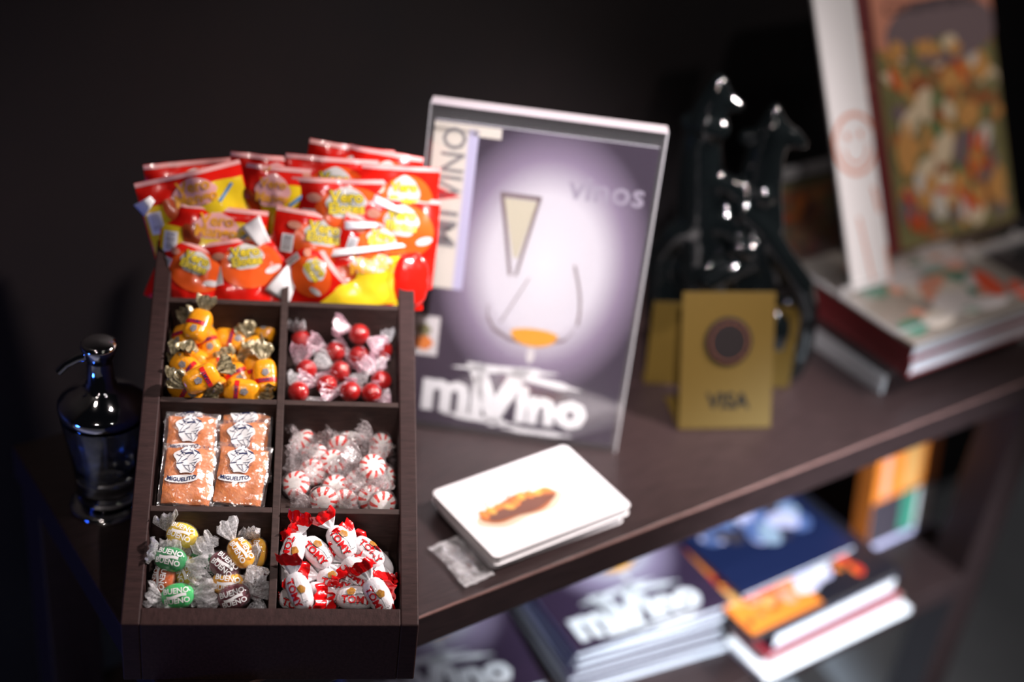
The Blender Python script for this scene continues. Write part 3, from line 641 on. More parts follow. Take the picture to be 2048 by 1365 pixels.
# ------------------------------------------------------------------ candy bags, back row
def bag(label, kind, px, py, s, w, h, roll=0.0, lean=18, yaw=0.0, bend=0.0, curl=0.0, seed=0, flap=None):
    P = onp(px, py, FL + BB * s, BB)
    z = (-BB * math.cos(math.radians(lean)) + V((0, 0, 1)) * math.sin(math.radians(lean)) + BA * yaw).normalized()
    x = BA * math.cos(math.radians(roll)) + V((0, 0, -1)) * math.sin(math.radians(roll))
    t = thing('candy_bag', label, 'candy bag', frame(P, x, z), 'shiny bags of sweets in the back compartments')
    def th(x, y): return 0.0045 * max(0, 1 - abs(2 * x / w) ** 3) ** .8 * max(0, 1 - abs(2 * y / h) ** 4)
    def sh(x, y):
        n = noise.noise(V((x * 38, y * 38, seed * 7.3))) * 0.0042 + noise.noise(V((x * 95, y * 95, seed * 3.3))) * 0.0012
        return n - bend * (2 * x / w) ** 2 - curl * max(0, 2 * y / h) ** 2 * (1 + .8 * x / w)
    def sf(off, side=1): return lambda x, y: V((x, y, side * (th(x, y) + 0.0003) + sh(x, y) + off))
    b = MB()
    for sd in (1, -1): b.grid(lambda u, v: sf(0, sd)((u - .5) * w, (v - .5) * h), 22, 22, 0, True)
    part('pouch', b, ['bagred'], t)
    q = FMB(); decal(q, rect2d(-w / 2, w / 2, h / 2 - .0042, h / 2 - .0002, 20, 2), sf(.0004)); part('seal_strip', q, ['bagpink'], t)
    if kind == 'mango':
        q = FMB(); g = rect2d(-.485 * w, .485 * w, 0, 1, 20, 12)
        top = lambda x: h * (.20 + .16 * (x / w + .5) + .03 * math.sin(9 * x / w))
        decal(q, ([(x, -.36 * h + (top(x) + .36 * h) * y) for x, y in g[0]], g[1]), sf(.0004)); part('yellow_panel', q, ['bagyellow'], t)
        q = FMB(); decal(q, place2d(star2d(lambda a: (.20 * w * math.cos(a) * (1 + .08 * math.cos(6 * a)), .155 * h * math.sin(a) * (1 + .08 * math.sin(5 * a)))), .03 * w, .27 * h), sf(.0007)); part('badge', q, ['bagpink'], t)
        q = FMB(); decal(q, place2d(text2d('Vero', .155 * w, .03), .03 * w, .335 * h), sf(.0011)); decal(q, place2d(text2d('Mango', .15 * w, .035), .03 * w, .205 * h), sf(.0011)); part('lettering', q, ['ink_amber'], t)
        q = FMB(); decal(q, place2d(star2d(lambda a: (.085 * w * math.cos(a), .13 * h * math.sin(a) * (1.25 if math.sin(a) > 0 else .8) * (1 - .25 * math.cos(a) * math.sin(a)))), -.19 * w, .12 * h, .45), sf(.0008)); part('fruit_picture', q, ['mango'], t)
        q = FMB(); decal(q, place2d(rect2d(-.10 * w, .10 * w, -.016 * h, .016 * h, 6, 2), .31 * w, .20 * h, .75), sf(.0009)); part('blue_tag', q, ['ink_blue'], t)
        bx0 = -.39
    else:
        q = FMB(); decal(q, place2d(ell2d(.36 * w, .30 * h, 5, 36), .08 * w, .12 * h), sf(.0004)); part('orange_disc', q, ['bagorange'], t)
        q = FMB(); decal(q, place2d(star2d(lambda a: (.20 * w * math.cos(a) * (1 + .06 * math.cos(6 * a)), .17 * h * math.sin(a) * (1 + .06 * math.sin(5 * a)))), .04 * w, .24 * h), sf(.0007)); part('badge', q, ['bagbadge'], t)
        q = FMB()
        for tx, yy, sz in (('Vero', .305, .16), ('Elotes', .18, .145)): decal(q, place2d(text2d(tx, sz * w, .075), .04 * w, yy * h), sf(.0010))
        part('lettering_outline', q, ['ink_green'], t)
        q = FMB()
        for tx, yy, sz in (('Vero', .305, .16), ('Elotes', .18, .145)): decal(q, place2d(text2d(tx, sz * w, .03), .04 * w, yy * h), sf(.0014))
        part('lettering', q, ['ink_yellow'], t)
        q = FMB(); decal(q, place2d(ell2d(.075 * w, .05 * h), -.28 * w, .29 * h), sf(.0008)); part('brand_oval', q, ['p_salmon'], t)
        q = FMB(); decal(q, place2d(ell2d(.10 * w, .045 * h), .33 * w, .04 * h, .3), sf(.0008)); part('white_oval', q, ['p_pale'], t)
        bx0 = -.33
    q = FMB(); decal(q, rect2d(bx0 * w - .065 * w, bx0 * w + .065 * w, -.08 * h, .16 * h, 4, 4), sf(.0008)); o = part('barcode', q, ['white'], t)
    q = FMB(); R = random.Random(seed)
    for k in range(9): y0 = -.05 * h + .022 * h * k; decal(q, rect2d(bx0 * w - .045 * w, bx0 * w + .045 * w, y0, y0 + R.choice((.006, .011)) * h, 4, 1), sf(.0011))
    part('bars', q, ['ink_grey'], o)
    if flap:                                               # turned-over corner showing the white inside of the foil
        q = MB(); (fx, fy, fw, fh, fr) = flap
        def fp(u, v):
            a, b_ = (u - .5) * fw, (v - .5) * fh * (1 - .55 * u); c_, s_ = math.cos(fr), math.sin(fr)
            return sf(.0020 + .006 * math.sin(u * 2.6))(fx + a * c_ - b_ * s_, fy + a * s_ + b_ * c_)
        q.grid(fp, 10, 6, 0, True); so = part('folded_corner', q, ['white'], t); sd = so.modifiers.new('solid', 'SOLIDIFY'); sd.thickness = 0.0005
    return t
c = cpx(280, 320, 3.413)
E, Mg = 'elote', 'mango'
for a in [
    ('red candy bag at the back left, only its top edge showing', E, *c(380, 330), .362, .084, .09, -8, 14, 0, .002, .0, 1),
    ('red bag behind the middle, its seal above the yellow one', Mg, *c(900, 290), .355, .080, .09, 2, 14, 0, .002, 0, 2),
    ('hindmost red bag, tops rising highest at the right', E, *c(1400, 250), .366, .080, .10, 6, 12, 0, .003, 0, 3),
    ('red bag at the back right, behind the tall right one', E, *c(1620, 290), .360, .07, .10, 8, 12, 0, .003, 0, 4),
    ('red bag with green and yellow lettering at the back of the right pile', E, *c(1290, 340), .350, .086, .10, 2, 16, 0, .002, 0, 5),
    ('yellow and red bag in the middle behind the fold', Mg, *c(880, 400), .344, .078, .10, 3, 18, -.1, .003, 0, 6),
    ('tall red bag along the right edge of the pile', E, *c(1760, 400), .345, .075, .10, 2, 16, .15, .004, 0, 7),
    ('yellow and red bag tilted at the upper left with a white corner', Mg, *c(400, 390), .338, .098, .085, -17, 20, 0, .004, .003, 8, (-.043, .022, .018, .014, .5)),
    ('red bag with round orange print in the middle of the right pile', E, *c(1380, 440), .335, .094, .085, -1, 18, 0, .003, .002, 9),
    ('red bag below the tall right one with a curved white edge', E, *c(1740, 560), .328, .082, .085, 4, 22, .1, .004, .004, 10, (-.01, .034, .03, .008, -.3)),
    ('yellow and red bag with mango picture and barcode at the front left', Mg, *c(490, 610), .320, .096, .080, 4, 24, -.05, .004, .003, 11, (.042, .018, .03, .02, -.9)),
    ('red bag with wavy top in the lower middle of the right pile', E, *c(1210, 620), .318, .086, .070, 8, 26, 0, .004, .004, 12, (.02, -.026, .04, .007, .28)),
    ('red bag folded over below the curved white edge', E, *c(1600, 640), .316, .070, .060, 16, 26, .1, .005, .004, 13, (-.02, .022, .03, .008, .3)),
    ('red and orange bag in the front left corner', E, *c(330, 800), .300, .070, .062, 22, 34, -.25, .006, .004, 14),
    ('red and orange bag crumpled at the front, white side folded out', E, *c(720, 790), .298, .078, .070, -12, 34, .05, .006, .005, 15, (.036, -.010, .035, .026, .9)),
    ('dark orange bag twisted between the two compartments', E, *c(1110, 800), .300, .055, .060, 50, 30, -.3, .007, .004, 16),
    ('yellow and red bag at the front right with a white upper edge', Mg, *c(1560, 830), .302, .098, .062, -8, 30, .05, .005, .002, 17, (0, .030, .075, .007, .03))]:
    bag(*a)
# round red pop with a yellow tip, hanging over the right wall
P = onp(*c(1850, 820), FL + BB * .300, BB)
t = thing('lollipop_bag', 'round red wrapper with a yellow bulb tip at the right wall of the box', 'candy', frame(P, BA, (-BB * .9 + V((0, 0, .4))).normalized()))
b = MB(); pt, _ = body_fn(.0165, .026, .007, 2.4, 2.2, .0012, 4); b.grid(pt, 20, 26, 0, True, closev=True); part('wrapper', b, ['bagred'], t)
b = MB(); b.grid(lambda u, v: V((-.008 + .0125 * math.sin(u * math.pi) * math.cos(v * 2 * math.pi), -.030 - .0085 * math.cos(u * math.pi), .002 + .0085 * math.sin(u * math.pi) * math.sin(v * 2 * math.pi))), 12, 20, 0, True, closev=True); part('yellow_tip', b, ['bagyellow'], t)

# ------------------------------------------------------------------ gel dispenser
dp = thing('gel_dispenser', 'clear glass gel dispenser with chrome pump top beside the candy box', 'dispenser', (0.0503, 0.2693, 0))
b = MB(); b.lathe([(0, 0), (.034, 0), (.0345, .002), (.034, .004), (.030, .0055), (0, .0055)], 40); part('base_ring', b, ['chrome'], dp)
b = MB(); b.lathe([(0, .006), (.0265, .006), (.0275, .010), (.0285, .035), (.0305, .055), (.0345, .080), (.0378, .103), (.0385, .112), (.0368, .112), (.0360, .103), (.0328, .080), (.0288, .055), (.0262, .040), (.020, .033), (.010, .029), (0, .0285)], 44); part('glass_cup', b, ['glass'], dp)
b = MB(); b.lathe([(0, .0295), (.010, .030), (.0195, .034), (.0255, .0405), (.0282, .055), (.0322, .080), (.0345, .094), (0, .0942)], 40); part('gel', b, ['gel'], dp)
b = MB(); b.lathe([(0, .040), (.0018, .040), (.0018, .112), (0, .112)], 12); part('dip_tube', b, ['acredge'], dp)
b = MB(); b.lathe([(.0385, .109), (.0392, .111), (.0392, .116), (.0375, .119), (.028, .127), (.017, .133), (.0135, .135), (.0135, .139), (.0118, .141), (.0112, .160), (.0112, .166)], 48); part('chrome_collar', b, ['chrome'], dp)
b = MB(); b.lathe([(.0112, .162), (.0150, .172), (.0160, .177), (.0156, .180), (.012, .1815), (0, .182)], 40); part('pump_head', b, ['chrome'], dp)
b = MB(); sd = (-CR * .93 - CF * .25); sd.z = 0; sd.normalize()
b.tube([sd * .008 + V((0, 0, .168)), sd * .018 + V((0, 0, .165)), sd * .028 + V((0, 0, .159)), sd * .035 + V((0, 0, .151))], [.0046, .0044, .0042, .0040], 14); part('spout', b, ['chrome'], dp)

# ------------------------------------------------------------------ magazine in its acrylic stand
ANG = math.radians(-38.7); LEAN = math.radians(9.4)
e = V((math.cos(ANG), math.sin(ANG), 0)); bk = V((-math.sin(ANG), math.cos(ANG), 0)); u_ = V((0, 0, 1)) * math.cos(LEAN) + bk * math.sin(LEAN); nz = e.cross(u_)
HP = V((0.365, 0.2589, 0.0)); HW, HH = 0.2262, 0.3455
HF = Matrix(((e.x, u_.x, nz.x, HP.x), (e.y, u_.y, nz.y, HP.y), (e.z, u_.z, nz.z, HP.z), (0, 0, 0, 1)))
hs = thing('acrylic_stand', 'clear acrylic sign stand holding the wine magazine', 'sign stand', HF)
b = MB(); b.box(0, HW, 0, HH, .0050, .0070); part('front_sheet', b, ['acrylic'], hs)
b = MB(); b.box(0, HW, 0.0, HH, -.0050, -.0030); part('back_sheet', b, ['acrylic'], hs)
b = MB(); b.box(0.0, HW, HH - .001, HH + .0035, -.005, .0072); part('top_edge', b, ['acrtop'], hs)
for x0 in (-.0014, HW): b = MB(); b.box(x0, x0 + .0014, 0, HH, -.005, .007); part('side_edge', b, ['acredge'], hs)
b = MB(); b.box(0, HW, .001, .004, -.075, -.005); part('foot', b, ['acrylic'], hs)
def m2(u, v): return (u * MAGW, (1 - v) * MAGH)
def magazine_meshes():
    P = {}
    b = MB(); b.box(0, MAGW, 0, MAGH, 0, .0054); P['pages'] = b.mesh('pages', ['paper'])
    b = FMB(); decal(b, rect2d(-.0005, MAGW + .0005, -.0005, MAGH + .0005, 2, 2), flat(.0056)); decal(b, rect2d(-.0005, MAGW + .0005, -.0005, MAGH + .0005, 2, 2), flat(-.0002)); P['cover'] = b.mesh('cover', ['cover'])
    z1, z2, z3 = flat(.0059), flat(.0062), flat(.0065)
    b = FMB(); decal(b, rect2d(*(0, .155 * MAGW), .47 * MAGH, .985 * MAGH, 2, 2), z1); decal(b, rect2d(0, .30 * MAGW, .965 * MAGH, .998 * MAGH, 2, 2), z1); P['title_strip'] = b.mesh('title_strip', ['p_sand'])
    b = FMB(); decal(b, rect2d(.155 * MAGW, .20 * MAGW, .47 * MAGH, .985 * MAGH, 2, 2), z1); P['lilac_strip'] = b.mesh('lilac_strip', ['p_lilac'])
    b = FMB(); decal(b, place2d(text2d('VINO', .030, .01), .10 * MAGW, .875 * MAGH, math.pi / 2, 1.0, 1.1), z2); decal(b, place2d(text2d('MI', .034, .01), .09 * MAGW, .665 * MAGH, math.pi / 2, 1.2, 1.1), z2); P['title'] = b.mesh('title', ['ink_grey'])
    b = FMB(); b.add([z2(.02 * MAGW, .80 * MAGH), z2(.02 * MAGW, .75 * MAGH), z2(.15 * MAGW, .772 * MAGH)], [(0, 1, 2)]); P['red_wedge'] = b.mesh('red_wedge', ['ink_red'])
    b = FMB(); decal(b, place2d(text2d('vinos', .036, .012), .80 * MAGW, .845 * MAGH), z1); P['vinos_lettering'] = b.mesh('vinos_lettering', ['p_grape'])
    # the glasses printed on the cover
    def quad(b, pts, f): b.add([f(*m2(*p)) for p in pts], [list(range(len(pts)))])
    b = FMB(); quad(b, [(.325, .205), (.345, .205), (.420, .46), (.405, .46)], z1); quad(b, [(.495, .205), (.512, .205), (.445, .46), (.432, .46)], z1); quad(b, [(.325, .195), (.512, .195), (.512, .210), (.325, .210)], z1)
    pts = [(.695 + .055 * math.sin(i / 8 * 1.9) , .40 + .20 * i / 8) for i in range(9)]
    for (p, q) in zip(pts, pts[1:]): quad(b, [p, (p[0] + .012, p[1]), (q[0] + .012, q[1]), q], z1)
    pts = [(.745 - .005 * i, .60 + .010 * i ** .8) for i in range(8)] + [(.62, .668), (.53, .675), (.45, .668), (.37, .64), (.335, .60), (.33, .56)]
    for (p, q) in zip(pts, pts[1:]): quad(b, [p, (p[0] - .004, p[1] + .012), (q[0] - .004, q[1] + .012), q], z1)
    quad(b, [(.50, .46), (.506, .46), (.40, .62), (.392, .62)], z1); P['glass_lines'] = b.mesh('glass_lines', ['p_mauve'])
    b = FMB(); quad(b, [(.345, .212), (.495, .212), (.440, .40), (.415, .40)], z2); P['flute_wine'] = b.mesh('flute_wine', ['p_wheat'])
    b = FMB(); x, y = m2(.56, .645); decal(b, place2d(star2d(lambda t: (.024 * math.cos(t), (.0055 if math.sin(t) > 0 else .014) * math.sin(t))), x, y), z2); P['brandy'] = b.mesh('brandy', ['ink_amber'])
    b = FMB(); x, y = m2(.555, .72); decal(b, place2d(ell2d(.004, .009), x, y), z2); P['stem_glint'] = b.mesh('stem_glint', ['p_pale'])
    # brush lettering
    b = FMB(); x, y = m2(.47, .885); decal(b, place2d(text2d('mi', .066, .045), x - .056, y), z2); decal(b, place2d(text2d('V', .088, .05), x - .012, y - .001), z2); decal(b, place2d(text2d('ino', .058, .05), x + .047, y - .004), z2)
    for (cx, cy, a_, b_, r_) in ((x - .005, y + .033, .05, .0045, .06), (x + .03, y + .026, .042, .004, -.12), (x - .025, y - .026, .038, .0035, -.05), (x + .035, y - .033, .035, .003, .0)): decal(b, place2d(ell2d(a_, b_, 3, 28, .12, 6), cx, cy, r_), z2)
    P['brush_lettering'] = b.mesh('brush_lettering', ['white'])
    b = FMB(); decal(b, rect2d(.0 * MAGW, .115 * MAGW, .235 * MAGH, .37 * MAGH, 2, 2), z1); P['inset_picture'] = b.mesh('inset_picture', ['p_pale'])
    b = FMB(); x, y = m2(.045, .71); decal(b, place2d(ell2d(.010, .008, 3, 20, .1), x, y - .004), z2, 0); decal(b, place2d(ell2d(.008, .007, 3, 20, .15), x - .001, y + .010), z2, 1); P['inset_food'] = b.mesh('inset_food', ['p_orange', 'p_olive'])
    return P
MAG = magazine_meshes()
def put_magazine(label, F, group, parts=None, sx=1.0):
    t = thing('wine_magazine', label, 'magazine', F, group)
    cv = None
    for k, me in MAG.items():
        if parts is not None and k not in parts: continue
        o = part(k, me, None, cv if cv is not None and k not in ('pages', 'cover') else t)
        if k == 'cover': cv = o
    return t
put_magazine('wine magazine with glasses and white brush lettering standing in the clear stand', HF @ Matrix.Translation((.0046, .006, -.0022)), 'copies of the violet wine magazine')

# ------------------------------------------------------------------ white booklets and the little clear packet
def booklet(label, x0, x1, y0, y1, z0, z1, rot, print_=False):
    cx, cy = (x0 + x1) / 2, (y0 + y1) / 2
    t = thing('booklet', label, 'booklet', Matrix.Translation((cx, cy, z0)) @ Matrix.Rotation(rot, 4, 'Z'))
    w, d, h = (x1 - x0) / 2, (y1 - y0) / 2, z1 - z0
    r = .006
    def pl(a): return [(sx * (w - r - a) + (r) * math.cos(q), sy * (d - r - a) + r * math.sin(q)) for (sx, sy, q0) in ((1, 1, 0), (-1, 1, 1), (-1, -1, 2), (1, -1, 3)) for q in (q0 * math.pi / 2 + k * math.pi / 10 for k in range(6))]
    b = MB(); b.prism(pl(.0012), lambda p, z: V((p[0], p[1], z)), .0008, h - .0008); part('pages', b, ['paper' if not print_ else 'white'], t)
    for zz in (0, h - .0008): b = MB(); b.prism(pl(0), lambda p, z: V((p[0], p[1], z)), zz, zz + .0008); part('cover', b, ['white'], t)
    if print_:
        z = flat(h + .0003); z2 = flat(h + .0005); z3 = flat(h + .0007)
        b = FMB(); fn = lambda a, k: star2d(lambda q: (.047 * a * math.cos(q), .0155 * a * math.sin(q) * (1 + .15 * math.sin(5 * q + k))), 4, 40)
        decal(b, place2d(fn(1.08, 0), -.018, -.0065, .02), z); part('food_shadow_print', b, ['p_beige'], t)
        b = FMB(); decal(b, place2d(fn(.95, 1), -.018, -.003, .02), z2); decal(b, place2d(fn(.80, 2), -.016, -.0065, .02, 1.05, .7), z3, 1); R = random.Random(3)
        for k in range(9): decal(b, place2d(ell2d(.0062, .0042, 2, 14), -.056 + .0095 * k, .003 + R.uniform(-.003, .005), R.uniform(0, 3)), flat(h + .0009), 2 + k % 2)
        for k in range(5): decal(b, place2d(ell2d(.0045, .0008, 1, 8), -.045 + .013 * k, .012 + R.uniform(0, .004), R.uniform(.5, 2)), flat(h + .0009), 4)
        decal(b, place2d(ell2d(.004, .0008, 1, 8), .045, .012, .2), flat(h + .0009), 5); part('food_print', b, ['p_crust', 'p_burnt', 'p_orange', 'p_cheese', 'p_leaf', 'p_salmon'], t)
booklet('white booklet underneath the one with the food picture', .322, .478, .020, .124, 0.0, .0095, -.012)
booklet('white booklet with a picture of a long filled pastry on its cover', .318, .481, .016, .126, .0097, .020, .012, True)
pk = thing('clear_packet', 'small empty clear packet lying by the white booklets', 'packet', Matrix.Translation((.301, .042, .0008)) @ Matrix.Rotation(math.radians(-87), 4, 'Z'))
b = MB(); w, h = .058, .034
for s in (1, -1): b.grid(lambda u, v: V(((u - .5) * w, (v - .5) * h + .0015 * math.sin(u * 5), .0030 + s * .0022 * (1 - (2 * u - 1) ** 4) * (1 - (2 * v - 1) ** 4) + .0018 * noise.noise(V((u * 5, v * 4, 2.0))))), 20, 14, 0, True)
part('film', b, ['packetfilm'], pk)
for xx in (-.5, .5):
    b = MB(); b.grid(lambda u, v: V((xx * w + (u - .5) * .004, (v - .5) * h + .0015 * math.sin((xx + .5) * 5), .0030 + .0018 * noise.noise(V(((xx + .5) * 5, v * 4, 2.0))) + .0005 * math.sin(v * 60))), 3, 40, 0, True); part('crimped_end', b, ['acredge'], pk)

# ------------------------------------------------------------------ gold signs
def gold_sign(label, x, y, ang, lean, w, h, text=None, foot=.06):
    e = V((math.cos(ang), math.sin(ang), 0)); bk = V((-math.sin(ang), math.cos(ang), 0)); u = V((0, 0, 1)) * math.cos(lean) + bk * math.sin(lean); n = e.cross(u)
    F = Matrix(((e.x, u.x, n.x, x), (e.y, u.y, n.y, y), (e.z, u.z, n.z, 0.001), (0, 0, 0, 1)))
    t = thing('gold_sign', label, 'sign', F)
    b = MB(); b.box(0, w, 0, h, -.0016, 0); part('plate', b, ['gold'], t, .0004)
    Fi = F.inverted()
    b = MB(); q = [V((x, y, 0.001)) + e * a + bk * c_ + V((0, 0, z)) for z in (0, .0016) for c_ in (0, foot) for a in (-.0, w)]
    b.add([Fi @ p for p in q], [(0, 2, 3, 1), (4, 5, 7, 6), (0, 1, 5, 4), (2, 6, 7, 3), (0, 4, 6, 2), (1, 3, 7, 5)]); part('foot', b, ['gold'], t, .0003)
    if text:
        b = MB(); b.lathe([(0, .003), (.010, .003), (.0240, .003), (.0250, .0029), (.0262, .0022), (.0268, .001), (.0268, 0)], 40, 0, (w * .5, h * .64, 0)); o = part('round_emblem', b, ['emblem'], t)
        b = FMB()
        for r in (.0205,):
            b.grid(lambda u_, v_: V((w * .5 + (r + .0009 * v_) * math.cos(u_ * 2 * math.pi), h * .64 + (r + .0009 * v_) * math.sin(u_ * 2 * math.pi), .0033)), 36, 1, 0, True, closeu=True)
        part('emblem_ring', b, ['p_burnt'], o)
        b = FMB(); decal(b, place2d(text2d(text, .024, .03), w * .52, h * .20), flat(.0004)); part('lettering', b, ['ink_black'], t)
    return t
gold_sign('gold metal sign with a dark round emblem and VISA lettering', .6261, .1134, -.4255, math.radians(25.8), .1058, .1494, 'VISA')
gold_sign('plain gold metal plate standing behind the VISA sign', .648, .200, -.50, math.radians(12), .170, .098, None, .018)

# ------------------------------------------------------------------ black sculpture
SP = V((.765, .185, 0)); SN = V((CF.x, CF.y, 0)).normalized()
def chain(bm, pts):
    P = [(onp(px, py, SP + SN * (off), SN), 1.2 * r * depth(onp(px, py, SP, SN)) / FPX) for px, py, r, off in pts]
    for (a, ra), (b_, rb) in zip(P, P[1:]):
        n = max(2, int((a - b_).length / 0.004))
        for i in range(n + 1):
            k = i / n; bmesh.ops.create_icosphere(bm, subdivisions=2, radius=ra + (rb - ra) * k, matrix=Matrix.Translation(a.lerp(b_, k)))
bm = bmesh.new()
for ch in [
    [(1405, 560, 52, 0), (1402, 450, 46, 0), (1402, 350, 42, 0), (1402, 285, 36, 0), (1420, 225, 32, 0), (1435, 185, 24, 0), (1437, 165, 16, 0)],
    [(1440, 195, 22, 0), (1474, 213, 13, -.005)], [(1400, 262, 28, 0), (1376, 242, 15, 0)], [(1412, 250, 28, -.008), (1436, 258, 22, -.012)],
    [(1500, 560, 52, 0), (1515, 450, 46, 0), (1520, 370, 38, .0), (1530, 310, 34, 0), (1545, 262, 30, 0), (1548, 222, 13, 0)],
    [(1545, 262, 26, 0), (1580, 275, 20, 0), (1606, 288, 10, 0)], [(1530, 285, 26, 0), (1494, 275, 16, 0)],
    [(1400, 370, 22, -.012), (1430, 360, 18, -.014), (1462, 372, 20, -.012), (1490, 396, 20, -.012), (1530, 392, 18, -.02)],
    [(1405, 430, 42, 0), (1450, 440, 46, 0), (1510, 430, 38, 0)],
    [(1410, 440, 30, -.01), (1350, 468, 22, -.01), (1322, 505, 22, 0), (1318, 590, 26, 0), (1335, 700, 30, 0)],
    [(1490, 420, 22, -.02), (1530, 460, 20, -.02), (1560, 510, 22, -.02), (1600, 570, 24, -.01), (1612, 620, 22, 0), (1600, 700, 22, 0), (1575, 765, 20, 0)],
    [(1400, 520, 62, .01), (1500, 530, 60, .01)], [(1390, 640, 70, .01), (1520, 640, 66, .01)], [(1480, 495, 18, -.035), (1500, 500, 16, -.035)],
    [(1420, 560, 20, -.035), (1465, 540, 18, -.035), (1500, 520, 14, -.03)],
    [(1560, 690, 24, -.01), (1575, 770, 22, -.01)], [(1420, 690, 60, .01), (1500, 690, 60, .01)]]:
    chain(bm, ch)
me = bpy.data.meshes.new('sculpture'); bm.to_mesh(me); bm.free()
zmin = min(v.co.z for v in me.vertices)
for v in me.vertices:
    if v.co.z < 0.004: v.co.z = 0.004
so = bpy.data.objects.new('sculpture', me); COL.objects.link(so)
r_ = so.modifiers.new('r', 'REMESH'); r_.mode = 'VOXEL'; r_.voxel_size = 0.0032
s_ = so.modifiers.new('s', 'SMOOTH'); s_.iterations = 4
me2 = bpy.data.meshes.new_from_object(so.evaluated_get(bpy.context.evaluated_depsgraph_get()))
bpy.data.objects.remove(so); bpy.data.meshes.remove(me)
me2.name = 'sculpture'; me2.materials.clear(); me2.materials.append(M['statue'])
for p in me2.polygons: p.use_smooth = True
so = bpy.data.objects.new('sculpture', me2); COL.objects.link(so)
tag(so, 'glossy black abstract sculpture with two raised heads behind the gold signs', 'sculpture')

# ------------------------------------------------------------------ books on the right end
def blobs(name, parent, F, x0, x1, y0, y1, z, cols, n, smin, smax, seed, base=None, asp=(.5, .9), extra=(), pick=None):
    """printed still-life: overlapping flat colour shapes"""
    R = random.Random(seed); b = FMB(); mats = list(cols)
    if base: decal(b, rect2d(x0, x1, y0, y1, 1, 1), lambda x, y: F @ V((x, y, z)), mats.index(base))
    for k in range(n):
        s = R.uniform(smin, smax); mi = pick[R.randrange(len(pick))] if pick else R.randrange(len(mats)); a = R.uniform(0, 3.1); q = R.uniform(*asp)
        x, y = R.uniform(x0 + s, x1 - s), R.uniform(y0 + s, y1 - s); zz = z + .00001 * (k + 1)
        decal(b, place2d(ell2d(s, s * q, 2, 16, .08, 3), x, y, a), lambda x, y: F @ V((min(max(x, x0), x1), min(max(y, y0), y1), zz)), mi)
    for i, (x, y, s, q, a, cn) in enumerate(extra):
        zz = z + .00001 * (n + 1 + i)
        decal(b, place2d(ell2d(s, s * q, 2, 18, .06, 3), x, y, a), lambda x, y: F @ V((min(max(x, x0), x1), min(max(y, y0), y1), zz)), mats.index(cn))
    return part(name, b, ['p_' + c for c in mats], parent)
I4 = Matrix.Identity(4)
def book(label, name, x0, x1, y0, y1, z0, z1, cover, pages='paper', rot=0.0, ov=.003, ct=.0016, spine='x0', group=None):
    t = thing(name, label, 'book' if name == 'book' else 'magazine', Matrix.Translation((x0, y0, z0)) @ Matrix.Rotation(rot, 4, 'Z'), group)
    w, d, h = x1 - x0, y1 - y0, z1 - z0
    b = MB(); b.box(ct, w - ov, ov, d - ov, ct, h - ct); part('pages', b, [pages], t)
    for zz in (0, h - ct): b = MB(); b.box(0, w, 0, d, zz, zz + ct); part('cover', b, [cover], t, .0004)
    b = MB(); b.box(0, ct, 0, d, ct, h - ct); part('spine', b, [cover], t)
    return t, w, d, h
# acrylic riser
ar = thing('acrylic_riser', 'low clear acrylic riser under the maroon books', 'stand', (.890, .062, 0))
b = MB(); b.box(0, .004, 0, .19, 0, .0225); part('side_panel', b, ['acredge'], ar)
b = MB(); b.box(.26, .264, 0, .19, 0, .0225); part('side_panel', b, ['acredge'], ar)
b = MB(); b.box(0, .264, 0, .19, .0225, .0265); part('top_panel', b, ['acrylic'], ar)
book('maroon hardback at the bottom of the pair on the acrylic riser', 'book', .908, 1.150, .046, .240, .0267, .0487, 'maroon')
book('maroon hardback lying on top of the other maroon hardback', 'book', .906, 1.150, .048, .242, .0489, .0689, 'maroon')
t, w, d, h = book('glossy magazine with white and green food photo on the maroon books', 'magazine', .902, 1.152, .044, .244, .0691, .0741, 'p_stone', ct=.0006, ov=.001)
blobs('cover_picture', t, I4, .004, w - .004, .004, d * .98, h + .0002, ['stone', 'pale', 'teal', 'salmon', 'chilli', 'sand'], 40, .014, .036, 11, 'stone', pick=(0, 0, 1, 5, 1, 0, 2, 3), extra=[(.03, .03, .022, .7, .3, 'teal'), (.075, .03, .03, .5, .2, 'sand'), (.12, .05, .035, .5, .2, 'pale'), (.16, .03, .03, .5, -.2, 'pale'), (.20, .06, .03, .5, 1.2, 'chilli'), (.225, .03, .022, .6, 1.2, 'chilli'), (.13, .09, .03, .4, .3, 'salmon')])
# acrylic easel with cookbook
LB = math.radians(28.2)
ez = .0752
es = thing('acrylic_easel', 'clear acrylic easel standing on the magazine and holding the cookbook', 'stand', (.898, .07, ez))
b = MB(); b.box(0, .40, 0, .25, 0, .004); part('base_sheet', b, ['acrylic'], es)
for (x0, x1, y0, y1) in ((0, .40, -.0015, 0), (-.0015, 0, 0, .25), (0, .40, .088, .0905)):
    b = MB(); b.box(x0, x1, y0, y1, 0, .0042 if y1 < .05 or x0 < 0 else .012); part('polished_edge', b, ['acredge'], es)
RB = Matrix.Translation((0, .155, .004)) @ Matrix.Rotation(math.pi / 2 - LB, 4, 'X')
b = MB(); b.box(.10, .40, 0, .24, -.0045, -.0005, 0, RB @ Matrix.Translation((0, 0, -.026))); part('leaning_sheet', b, ['acrylic'], es)
for xx in (.225, .315): b = MB(); b.tube([(xx, .089, .004), (xx, .089, .020)], .004, 12); part('peg', b, ['acredge'], es)
CB = Matrix.Translation((1.000, .2, .0795)) @ Matrix.Rotation(math.pi / 2 - LB, 4, 'X')
ck = thing('cookbook', 'large cookbook with onions and chillies on its cover leaning on the easel', 'book', CB)
CWd, CHt = .272, .345
b = MB(); b.box(.002, CWd - .003, .003, CHt - .003, -.0235, -.002); part('pages', b, ['paper'], ck)
